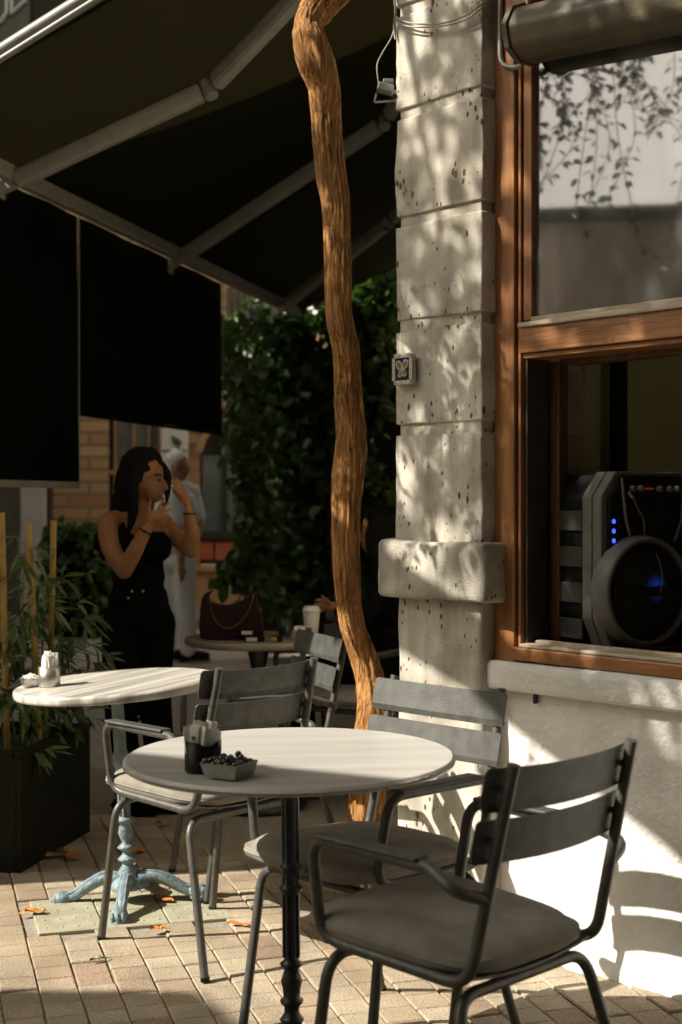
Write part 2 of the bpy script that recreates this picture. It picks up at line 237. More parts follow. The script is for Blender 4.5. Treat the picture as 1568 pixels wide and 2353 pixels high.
# ------------------------------------------------------------------ geometry helpers
class G:
    def __init__(s): s.v=[]; s.f=[]; s.sm=[]
    def add(s, vs, fs, smooth=False, mtx=None):
        o=len(s.v)
        s.v += [tuple(mtx@Vector(p)) for p in vs] if mtx is not None else [tuple(p) for p in vs]
        s.f += [tuple(i+o for i in f) for f in fs]; s.sm += [smooth]*len(fs); return s
    def bm(s, bm, mtx=None, smooth=False):
        bm.verts.index_update()
        s.add([v.co for v in bm.verts], [[v.index for v in f.verts] for f in bm.faces], smooth, mtx); bm.free(); return s
    def box(s, size, mtx=None, bevel=0, seg=2, smooth=False, sub=0, rough=0, seed=0):
        bm=bmesh.new(); bmesh.ops.create_cube(bm, size=1); bmesh.ops.scale(bm, vec=size, verts=bm.verts)
        if bevel: bmesh.ops.bevel(bm, geom=list(bm.edges), offset=bevel, segments=seg, affect='EDGES', profile=.5)
        if sub: bmesh.ops.subdivide_edges(bm, edges=list(bm.edges), cuts=sub, use_grid_fill=True)
        if rough:
            for v in bm.verts:
                q=v.co*9+Vector((seed*3.1,seed*1.7,0)); v.co += Vector((noise.noise(q), noise.noise(q+Vector((9,0,0))), noise.noise(q+Vector((0,9,0)))))*rough
        return s.bm(bm, mtx, smooth)
    def b2(s, a, b_, bevel=0, **k):                   # box between two corners
        a=Vector(a); b_=Vector(b_); return s.box(tuple(abs(x) for x in (b_-a)), Matrix.Translation((a+b_)/2), bevel, **k)
    def beam(s, a, b_, w, h, bevel=0, up=Vector((0,0,1))):   # rectangular bar from a to b
        a=Vector(a); b_=Vector(b_); z=(b_-a); l=z.length; z.normalize(); x=z.cross(up)
        if x.length<1e-5: x=Vector((1,0,0))
        x.normalize(); y=x.cross(z)
        R=Matrix((x,y,z)).transposed().to_4x4(); R.translation=(a+b_)/2
        return s.box((w,h,l), R, bevel)
    def tube(s, pts, r, seg=10, caps=True, closed=False, flat=None):
        pts=[Vector(p) for p in pts]; n=len(pts); rr=r if isinstance(r,(list,tuple)) else [r]*n
        T=[]
        for i in range(n):
            if closed: t=pts[(i+1)%n]-pts[i-1]
            else: t=pts[min(i+1,n-1)]-pts[max(i-1,0)]
            T.append(t.normalized() if t.length>1e-9 else Vector((0,0,1)))
        u=T[0].orthogonal().normalized(); vs=[]; fs=[]
        for i in range(n):
            u=(u-T[i]*u.dot(T[i])); u=u.normalized() if u.length>1e-9 else T[i].orthogonal().normalized(); w=T[i].cross(u)
            for k in range(seg):
                a=2*math.pi*k/seg; vs.append(pts[i]+(u*math.cos(a)+w*math.sin(a))*rr[i])
        m=n if closed else n-1
        for i in range(m):
            for k in range(seg):
                a0=i*seg+k; a1=i*seg+(k+1)%seg; j=((i+1)%n)*seg; fs.append((a0,a1,j+(k+1)%seg,j+k))
        s.add(vs,fs,True)
        if caps and not closed:
            s.add(vs[:seg],[tuple(range(seg-1,-1,-1))]); s.add(vs[-seg:],[tuple(range(seg))])
        return s
    def lathe(s, prof, seg=28, mtx=None, smooth=True):
        vs=[]; fs=[]
        for (r,z) in prof:
            for k in range(seg):
                a=2*math.pi*k/seg; vs.append((r*math.cos(a), r*math.sin(a), z))
        for i in range(len(prof)-1):
            for k in range(seg): fs.append((i*seg+k, i*seg+(k+1)%seg, (i+1)*seg+(k+1)%seg, (i+1)*seg+k))
        s.add(vs,fs,smooth,mtx); s.add(vs[:seg],[tuple(range(seg-1,-1,-1))],False,mtx); s.add(vs[-seg:],[tuple(range(seg))],False,mtx); return s
    def ball(s, c, r, sub=2, mtx=None):
        bm=bmesh.new(); bmesh.ops.create_icosphere(bm, subdivisions=sub, radius=1)
        sc=r if isinstance(r,(tuple,list,Vector)) else (r,r,r)
        X=Matrix.Translation(Vector(c)) @ (mtx or Matrix()) @ Matrix.Diagonal((*sc,1)); return s.bm(bm, X, True)
    def quad(s, *p, smooth=False): return s.add(p,[tuple(range(len(p)))],smooth)
    def slab(s, poly, t, mtx=None):                   # extrude an (x,y) outline by t along z
        n=len(poly); vs=[(x,y,0) for x,y in poly]+[(x,y,t) for x,y in poly]
        fs=[tuple(range(n-1,-1,-1)), tuple(range(n,2*n))]+[(i,(i+1)%n,(i+1)%n+n,i+n) for i in range(n)]
        return s.add(vs,fs,False,mtx)
    def leaf(s, p, d, nrm, l, w, bend=.15):           # a pointed leaf folded along its midrib
        d=d.normalized(); x=d.cross(nrm); x=x.normalized() if x.length>1e-6 else d.orthogonal().normalized(); nn=x.cross(d)
        a=p; m1=p+d*l*.35; m2=p+d*l*.7-nn*l*bend*.5; e=p+d*l-nn*l*bend
        s.add([a, m1+x*w*.5+nn*w*.18, m2+x*w*.4+nn*w*.12-nn*0, e, m2-x*w*.4+nn*w*.12, m1-x*w*.5+nn*w*.18, m1, m2],
              [(0,1,6),(1,2,7,6),(2,3,7),(3,4,7),(4,5,6,7),(5,0,6)], False); return s

def fillet(P, r, n=6):
    P=[Vector(p) for p in P]; out=[P[0]]
    for i in range(1,len(P)-1):
        rad=r[i-1] if isinstance(r,(list,tuple)) else r
        a=(P[i-1]-P[i]); c=(P[i+1]-P[i]); la,lc=a.length,c.length; a/=la; c/=lc
        ang=a.angle(c,math.pi)
        if ang>3.1 or rad<=0: out.append(P[i]); continue
        t=min(rad/math.tan(ang/2), la*.48, lc*.48); A=P[i]+a*t; B=P[i]+c*t
        for k in range(n+1):
            u=k/n; out.append(A*(1-u)**2+P[i]*2*u*(1-u)+B*u*u)
    out.append(P[-1]); return out
def smooth_path(P, n=6):
    P=[Vector(p) for p in P]; out=[]
    for i in range(len(P)-1):
        p0=P[max(i-1,0)]; p1=P[i]; p2=P[i+1]; p3=P[min(i+2,len(P)-1)]
        for k in range(n):
            t=k/n; out.append(.5*((2*p1)+(p2-p0)*t+(2*p0-5*p1+4*p2-p3)*t*t+(3*p1-p0-3*p2+p3)*t**3))
    out.append(P[-1]); return out

def build(name, g, m, parent=None, world=False):
    me=bpy.data.meshes.new(name); vs=g.v
    if parent is not None and world:
        inv=XF[parent.name].inverted(); vs=[tuple(inv@Vector(v)) for v in g.v]
    me.from_pydata(vs,[],g.f); me.polygons.foreach_set('use_smooth', g.sm); me.update()
    bm=bmesh.new(); bm.from_mesh(me); bmesh.ops.recalc_face_normals(bm, faces=bm.faces) if name not in NORECALC else None; bm.to_mesh(me); bm.free()
    me.materials.append(m)
    o=bpy.data.objects.new(name, me); COL.objects.link(o)
    if parent is not None: o.parent=parent
    XF[o.name]=XF[parent.name] if parent is not None else Matrix()
    return o
def pieces(name,g,m,parent=None,world=False):          # one object for each loose piece
    p=list(range(len(g.v)))
    def f(a):
        while p[a]!=a: p[a]=p[p[a]]; a=p[a]
        return a
    key={}
    for q in g.f:
        for k in q[1:]: p[f(k)]=f(q[0])
    for i,v in enumerate(g.v):                          # caps share positions with their tube
        kk=tuple(round(c,5) for c in v)
        if kk in key: p[f(i)]=f(key[kk])
        else: key[kk]=i
    out={}
    for q,sm in zip(g.f,g.sm): out.setdefault(f(q[0]),[]).append((q,sm))
    res=[]
    for fs in out.values():
        h=G(); ids={}
        for q,_ in fs:
            for k in q:
                if k not in ids: ids[k]=len(h.v); h.v.append(g.v[k])
        h.f=[tuple(ids[k] for k in q) for q,_ in fs]; h.sm=[sm for _,sm in fs]
        res.append(build(name,h,m,parent,world))
    return res
NORECALC={'foliage','crown','leaves'}
XF={}
def thing(name, label, cat, loc=(0,0,0), rotz=0, group=None):
    o=bpy.data.objects.new(name,None); COL.objects.link(o); o.location=loc; o.rotation_euler=(0,0,rotz); o.empty_display_size=.1
    XF[o.name]=Matrix.Translation(Vector(loc))@Matrix.Rotation(rotz,4,'Z')
    o['label']=label; o['category']=cat
    if group: o['group']=group
    return o
def tag(o,label,cat,group=None):
    o['label']=label; o['category']=cat
    if group: o['group']=group
    return o
def single(name,label,cat,g,m,loc=(0,0,0),rotz=0,group=None):   # a thing of one mesh, built around its own base
    o=build(name,g,m); o.location=loc; o.rotation_euler=(0,0,rotz); return tag(o,label,cat,group)
def rebase(g, loc):
    l=Vector(loc); g.v=[tuple(Vector(v)-l) for v in g.v]; return g
def struct(name,g,m): o=build(name,g,m); o['kind']='structure'; return o
def stuff(name,g,m): o=build(name,g,m); o['kind']='stuff'; return o
def leafcloud(g, pts, l0, l1, wr=.7, down=.3, rnd=random):
    for p in pts:
        d=Vector((rnd.gauss(0,1),rnd.gauss(0,1),rnd.gauss(0,1)-down)); n=Vector((rnd.gauss(0,1),rnd.gauss(0,1)-.4,rnd.gauss(0,1)+.6))
        l=rnd.uniform(l0,l1); g.leaf(Vector(p),d,n,l,l*wr,rnd.uniform(0,.3))
    return g

# ------------------------------------------------------------------ facade frame (wall recedes to the left)
P0=Vector((.651,4.279,0)); U=Vector((.6485,-.7612,0)).normalized(); N=Vector((-.7612,-.6485,0)).normalized()   # U runs to the right and nearer, N points out
WROT=math.atan2(U.y,U.x)
def wl(u,off,z): return P0+U*u+N*off+Vector((0,0,z))
def hit(px,py,off=0):                                  # where a sight line meets the wall plane set out by off -> (u, z)
    d=Vector(((px-CX)/F,1,-(py-YH)/F)); t=((P0+N*off)-Vector((0,0,0))).dot(N)/d.dot(N); p=d*t
    return (p-P0).dot(U), p.z+HC
WM=Matrix((( U.x,-N.x,0,P0.x),(U.y,-N.y,0,P0.y),(0,0,1,0),(0,0,0,1)))   # local x=u, y=into the wall, z up
def wbox(g,u0,u1,o0,o1,z0,z1,bevel=0,**k):             # o = distance out of the wall
    return g.box((abs(u1-u0),abs(o1-o0),abs(z1-z0)), Matrix.Translation(((u0+u1)/2,-(o0+o1)/2,(z0+z1)/2)), bevel, **k)
# ================================================================== SETTING
struct('road', G().quad((-40,-25,-.016),(40,-25,-.016),(40,60,-.016),(-40,60,-.016)), M['asphalt'])
struct('sidewalk', G().b2((-14,15.4,-.1),(14,24,.12),.02), M['sidewalk'])
struct('ground', G().quad((-3.4,1.2,-.009),(2.6,1.2,-.009),(2.6,7.4,-.009),(-3.4,7.4,-.009)), M['sand'])
E1=Vector((-.285,.958,0)).normalized(); E2=Vector((E1.y,-E1.x,0)); O0=Vector((-1.027,4.603,0))
TI=[(-.99,-.47),( -.20,.215)]
def in_tactile(p): q=p-TO; a=q.dot(E1); c=q.dot(E2); return -.02<a<.40 and -.02<c<.655
TO=at(88,2148,4510/(2148-1150)); TO.z=0
rp=random.Random(3); g=G(); tones=[]
pl,pw,gap,ch=.213,.1075,.0045,.0035
for i in range(-26,34):
    for j in range(-22,22):
        c=O0+E2*((i+.5)*pw)+E1*((j+(.5 if i%2 else 0)+.07*((i*7)%3))*pl)
        tn_=min(1,max(0,rp.gauss(.5,.24)))
        if not(-3.2<c.x<2.2 and 1.6<c.y<7.2) or (c-P0).dot(N)<-.02 or in_tactile(c): continue
        if c.y>6.3 and c.x<-.9: pass
        dz=rp.gauss(0,.0016); cc=c; tx,ty=rp.gauss(0,.006),rp.gauss(0,.006); hx,hy=pw/2-gap/2+rp.gauss(0,.0006),pl/2-gap/2+rp.gauss(0,.0008); ro=rp.gauss(0,.006)
        for hf in (-1,1):
            vs=[]
            for (sx,sy,z,ins) in [(a,b_,z,ins) for z,ins in ((-.008,0),(-ch,0),(0,ch)) for a,b_ in ((-1,-1),(1,-1),(1,1),(-1,1))]:
                x=sx*(hx-ins)+rp.gauss(0,.0005); y=hf*hy/2+sy*(hy/2-ins*(1 if sy==hf else .7))+rp.gauss(0,.0005); x,y=x-y*ro,y+x*ro
                vs.append(c+E2*x+E1*y+Vector((0,0,z+dz+tx*x+ty*y)))
            g.add(vs,[(0,1,5,4),(1,2,6,5),(2,3,7,6),(3,0,4,7),(4,5,9,8),(5,6,10,9),(6,7,11,10),(7,4,8,11),(8,9,10,11)])
            tones += [min(1,max(0,tn_+rp.gauss(0,.05)))]*12
pv=struct('pavement',g,M['paver']); a=pv.data.attributes.new('tone','FLOAT','POINT'); a.data.foreach_set('value',tones)
# greenish tactile slabs let into the paving
g=G()
for i in range(2):
    for j in range(3):
        o=TO+E1*(.195*i+.095)+E2*(.212*j+.105)
        Rm=Matrix.Translation(o+Vector((0,0,-.0035+rp.gauss(0,.0008))))@Matrix.Rotation(math.atan2(E2.y,E2.x),4,'Z')
        g.box((.207,.190,.012),Rm,.003)
        for a_ in range(4):
            for b_ in range(2): g.ball(Rm@Vector((-.075+.05*a_,-.045+.09*b_,.0045)),(.009,.009,.0036),1)
struct('path',g,M['verdigris'])

# ---- cafe facade: wall under the window, ledge, oak window, dim room behind
FX=dict(loc=tuple(P0),rotz=WROT)
uJ0=hit(1146,700)[0]; uJ1=hit(1197,700)[0]; uG=hit(1222,500)[0]; UR=1.9
zt0=hit(1205,812)[1]; zt1=hit(1205,745)[1]; zs1=hit(1195,1482)[1]; zs0=hit(1195,1512)[1]; ZT=hit(1222,60)[1]+.12
zl1=.885; zl0=.795
fa=thing('cafe_building','pale limewashed cafe building with an oak window, open in its lower half','building',**FX)
g=G()
bm=bmesh.new(); bmesh.ops.create_grid(bm,x_segments=90,y_segments=50,size=.5)
for v in bm.verts:
    u=-.26+(v.co.x+.5)*(UR+.26); z=(v.co.y+.5)*(zl0+.04)-.02
    k=noise.noise(Vector((u*5,z*5,0)))*.007+noise.noise(Vector((u*17,z*17,3)))*.003
    if z<.10: k+=.022*(1-z/.10)+.010*noise.noise(Vector((u*14,z*26,5)))
    v.co=Vector((u,-k,z))
g.bm(bm,None,True); build('wall',g,M['plasterwhite'],fa)
g=G(); wbox(g,-.26,UR,-.25,-.03,-.02,zl0+.03); build('wall_core',g,M['opp'],fa)
g=G(); wbox(g,-.30,UR,-.25,-.06,ZT,ZT+1.2); build('wall_over_window',g,M['opp'],fa)
g=G(); wbox(g,hit(1108,1530,.05)[0],UR,-.10,.052,zl0,zl1,.020,seg=3,sub=7,rough=.012,smooth=True); build('ledge',g,M['plasterwhite'],fa)
g=G()
for px,y0,y1 in ((2230,0,0),): pass
build('wall_nail',G().box((.012,.014,.03),Matrix.Translation((hit(1237,1605)[0],-.012,hit(1237,1605)[1])),.003),M['iron_dark'],fa)
g=G(); cr=[(.33,.028),(.39,.02),(.44,.03),(.47,.012),(.52,.03),(.58,.018)]
g=G(); wbox(g,uJ0,uJ1-.010,-.12,.020,zl1-.005,ZT,.004); wbox(g,uJ1-.004,uJ1+.007,-.03,.008,zs0,ZT,.003); wbox(g,uJ1+.013,uG+.001,-.03,.002,zt1+.01,ZT,.003); wbox(g,uJ0,UR,-.12,.02,ZT-.05,ZT+.06,.004)
win=build('window_frame',g,M['woodframe'],fa)
g=G(); wbox(g,uJ1-.0098,uJ1-.0042,-.12,-.016,zl1-.005,ZT); wbox(g,uJ1+.0072,uJ1+.0128,-.03,-.012,zt1,ZT); wbox(g,uJ1-.004,uJ1+.012,-.12,-.0302,zs0,zt0); wbox(g,uJ1+.0125,uJ1+.020,-.10,-.008,zs1,zt0,.002); build('frame_groove',g,M['darkframe'],win)
g=G(); wbox(g,uJ1+.0075,UR,-.10,.012,zt0,zt1-.012,.004); wbox(g,uJ1+.006,UR,-.11,-.002,zt0-.016,zt0-.001,.003); build('transom',g,M['woodrail'],win)
g=G(); wbox(g,uJ1+.004,UR,-.10,.022,zt1-.0115,zt1+.004,.004); wbox(g,uG-.002,UR,-.10,.004,zt1+.0045,zt1+.02,.003); build('transom_bead',g,M['woodweather'],win)
g=G(); wbox(g,uJ1-.010,UR,-.06,.034,zs0-.004,zs1-.004,.005); build('sill',g,M['woodrail'],win)
g=G(); wbox(g,uJ1+.014,UR,-.03,.024,zs1-.0035,zs1+.007,.003); wbox(g,uJ1+.03,UR,-.058,-.031,zs1-.0035,zs1+.016,.003); build('sill_bead',g,M['woodweather'],win)
g=G(); wbox(g,uJ1+.013,uJ1+.05,-.165,-.1205,zs1+.002,zt0-.02,.004); wbox(g,uJ1+.0,uJ1+.012,-.17,-.1215,zs1+.002,zt0-.02,.002); wbox(g,uJ1+.05,UR,-.20,-.1205,zt0-.03,zt0-.003,.003); build('inner_reveal',g,M['oakdark'],win)
g=G(); wbox(g,uG-.002,UR,-.022,-.017,zt1+.01,ZT); build('pane',g,M['glass'],win)
# room behind
g=G()
wbox(g,-.25,3.6,-1.96,-1.86,.0,3.3); wbox(g,-.35,-.25,-1.86,-.16,.0,3.3); wbox(g,-.25,3.6,-1.86,-.16,3.2,3.3); wbox(g,3.5,3.6,-1.86,-.16,.0,3.2)
pieces('room_wall',g,M['room'],fa)
g=G(); wbox(g,-.25,3.5,-1.86,-.1205,.55,.60); wbox(g,.02,UR,-.62,-.14,zs1-.05,zs1-.012,.004); pieces('room_shelf',g,M['roomfloor'],fa)
uc=hit(1409,900,-.5)[0]
g=G(); wbox(g,uc-.016,uc+.016,-.56,-.50,.6,3.2,.004); build('room_post',g,M['black'],fa)
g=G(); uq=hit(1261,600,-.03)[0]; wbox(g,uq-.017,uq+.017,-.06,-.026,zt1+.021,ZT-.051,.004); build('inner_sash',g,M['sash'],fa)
g=G(); wbox(g,-.62,6.5,-.40,-.02,ZT+1.2,9.0); wbox(g,UR,6.5,-.40,-.02,-.02,ZT+1.2); pieces('upper_wall',g,M['opp'],fa)
g=G(); wbox(g,-.7,6.6,-.5,.10,9.0,9.12); wbox(g,-.35,3.7,-2.0,.0,4.2,4.35); pieces('roof',g,M['opp'],fa)

g=G(); wbox(g,-.75,6.6,-.02,1.55,4.55,4.72); build('sky_blocker',g,M['darkframe'],fa)  # unseen slab added overhead to cut sky light on upward faces
# ---- corner pillar of limestone blocks, with impost block
pil=thing('stone_pillar','weathered limestone corner pillar of rough blocks beside the oak window','pillar',**FX)
u0,u1,po=-.63,-.238,.08
def zat(y,px=1008): return hit(px,y,po)[1]
cz=[-.03,zat(1375)]; joints=[zat(1250),zat(973),zat(728),zat(481),zat(226),zat(-20),zat(-290)]
g=G()
def block(g,z0,z1,seed,ua=u0,ub=u1,o=po,bev=.02,r=.010,cuts=9):
    bm=bmesh.new(); bmesh.ops.create_cube(bm,size=1); bmesh.ops.scale(bm,vec=(ub-ua,.50,z1-z0),verts=bm.verts)
    bmesh.ops.bevel(bm,geom=list(bm.edges),offset=bev,segments=3,affect='EDGES',profile=.6)
    bmesh.ops.subdivide_edges(bm,edges=[e for e in bm.edges if e.calc_length()>.08],cuts=cuts,use_grid_fill=True)
    for v in bm.verts:
        q=v.co*6+Vector((seed*5.3,seed*2.1,seed))
        v.co+=Vector((noise.noise(q),noise.noise(q+Vector((7,0,0))),noise.noise(q+Vector((0,7,0)))*.6))*r+Vector((noise.noise(q*4),noise.noise(q*4+Vector((5,5,0))),0))*r*.35
    g.bm(bm,Matrix.Translation(((ua+ub)/2,-(o-.25),(z0+z1)/2)),True)
block(g,cz[0],cz[1]+.03,1,bev=.016,r=.014)
for i in range(len(joints)-1): block(g,joints[i]+(.003 if i else .0),joints[i+1]-.033,3+i*1.7,bev=.006,r=.008)
block(g,cz[1],joints[-1],71,u0+.011,u1-.011,po-.010,.004,.004,30)
build('shaft',g,M['stone'],pil)
g=G(); block(g,zat(1377),zat(1243),40,hit(863,1310,.13)[0],hit(1107,1310,.13)[0],.13,.022,.012,11); build('impost_block',g,M['impost'],pil)

# ---- side street wall behind the pillar, mostly hidden
sw=thing('side_wall','dark ivy-grown house wall running back behind the stone pillar','wall',(.26,4.95,0))
build('wall',G().beam((.56,5.2,2.2),(1.35,14.4,2.2),.2,4.4,up=Vector((0,0,1))),M['opp'],sw,True)

# ---- glazed butterfly tile
uT,zT=hit(923,848,po+.03)
tl=thing('ceramic_tile','small square cream tile with a green butterfly on dark blue on the pillar edge','tile',tuple(wl(uT,po+.004,zT)),WROT)
hw=.048; hh=.051
g=G(); g.box((2*hw,.020,2*hh),Matrix.Translation((0,-.010,0))@Matrix.Rotation(math.radians(-1.5),4,'Y'),.012,3)
build('tile_body',g,M['ceramic'],tl)
fr=G()
for (a,c,w_,h_) in ((0,hh-.007,hw*2-.018,.014),(0,-hh+.007,hw*2-.018,.014),(-hw+.007,0,.014,hh*2-.03),(hw-.007,0,.014,hh*2-.03)): fr.box((w_,.006,h_),Matrix.Translation((a,-.022,c)),.002)
for k in range(7):
    for sx,sz in ((-hw+.007,-.036+.012*k),(hw-.007,-.036+.012*k)): fr.ball((sx,-.0255,sz),.0028,1)
    for sz in (-hh+.007,hh-.007): fr.ball((-.033+.011*k,-.0255,sz),.0028,1)
build('raised_border',fr,M['ceramic'],tl)
build('blue_field',G().box((hw*2-.028,.002,hh*2-.028),Matrix.Translation((0,-.0208,0))),M['glazeblue'],tl)
def petal(cx,cz_,rx,rz,rot,heart=0):
    out=[]
    for k in range(20):
        a=2*math.pi*k/20; x=rx*math.cos(a)*(1-heart*.35*max(0,math.cos(a))*abs(math.cos(a)) ) ; z=rz*math.sin(a)*(1+.25*math.cos(a))
        out.append((cx+x*math.cos(rot)-z*math.sin(rot), cz_+x*math.sin(rot)+z*math.cos(rot)))
    return out
gw,gr=G(),G(); XZ=Matrix(((1,0,0,0),(0,0,-1,-.0218),(0,1,0,0),(0,0,0,1)))
for cx,cz_,rx,rz,ro in ((-.0135,.012,.0175,.0125,2.2),(.0145,.014,.0175,.0125,.95),(-.008,-.014,.0125,.009,-2.0),(.010,-.013,.0125,.009,-1.1)):
    gw.slab(petal(cx,cz_,rx,rz,ro),.003,XZ); gr.slab(petal(cx,cz_,rx*.74,rz*.70,ro),.0042,XZ)
bf=build('butterfly_outline',gw,M['ceramic'],tl); pieces('butterfly_wing',gr,M['glazegreen'],bf)

# ---- wires round the top of the pillar, clamp lamp with its flex
def wp(px,py,o): u,z=hit(px,py,o); return wl(u,o,z)
g=G()
for k,dy in enumerate((0,9)):
    g.tube(smooth_path([wp(908,20+dy,.06),wp(912,40+dy,.10),wp(940,52+dy,.105),wp(1000,56+dy*.6,.11),wp(1060,40+dy,.11),wp(1108,8+dy,.105),wp(1125,-14,.04)]),.0032,6)
g.tube(smooth_path([wp(906,-10,.09),wp(909,30,.10),wp(906,60,.09),wp(909,90,.09)]),.004,6)
l=wl(-.62,.09,2.95); single('pillar_wire','pair of thin grey wires slung round the top of the stone pillar','wire',rebase(g,l),M['wire'],l)
c=at(884,212,4.78)
cl=thing('clamp_lamp','little grey clamp lamp fixed at the back edge of the pillar, high up','lamp',tuple(c))
build('lamp_body',G().box((.055,.05,.028),Matrix.Rotation(.25,4,'Y')@Matrix.Translation((0,0,.012)),.005).box((.035,.03,.016),Matrix.Translation((.012,0,.035)),.004),M['pipe'],cl)
g=G().beam((-.028,0,-.004),(-.034,0,-.034),.006,.006).beam((-.034,0,-.034),(.04,0,-.028),.006,.006); g.beam((.02,0,.0),(.09,.02,.01),.012,.012); build('bracket',g,M['pipe'],cl)
build('flex',G().tube(smooth_path([c+Vector((-.02,0,.03)),at(867,150,4.79),at(880,120,4.80),at(898,90,4.80),at(908,62,4.80)]),.0022,6),M['wire'],cl,True)

# ---- rolled-up awning cassette above the window and the grey pipe loop at its end
ca=thing('awning_cassette','rounded brown awning box fixed over the top of the oak window','awning box',**FX)
uA,zA=hit(1188,112,.10)
prof=[(-.02,-.02),(-.02,.10),(.06,.11),(.11,.09),(.14,.035),(.125,-.03),(.08,-.062),(.02,-.062)]      # (out, z)
def ext(g,prof,ua,ub,z):
    n=len(prof); vs=[(ua,-p[0],z+p[1]) for p in prof]+[(ub,-p[0],z+p[1]) for p in prof]
    g.add(vs,[(i,(i+1)%n,(i+1)%n+n,i+n) for i in range(n)],False); g.add(vs,[tuple(range(n)),tuple(range(2*n-1,n-1,-1))]); return g
uB=hit(1480,60,.12)[0]
g=ext(G(),prof,uA+.0,UR,zA+.03); o=build('housing',g,M['cassette'],ca); md=o.modifiers.new('b','BEVEL'); md.width=.012; md.segments=3
build('end_cap',ext(G(),[(p[0]*1.06,p[1]*1.06) for p in prof],uA-.02,uA-.001,zA+.03),M['cassette'],ca)
for o in ca.children: 
    for v in o.data.vertices: v.co.z-=.085*(v.co.x-uA)
g=G().tube(fillet([wp(1150,-60,.03),wp(1150,150,.03),wp(1200,158,.04),wp(1212,90,.04),wp(1215,-40,.04)],[.05,.05,.05]),.0085,10)
l=wl(uJ0,.03,2.8); single('cable_pipe','grey bent cable pipe looping under the end of the awning box','pipe',rebase(g,l),M['pipe'],l)
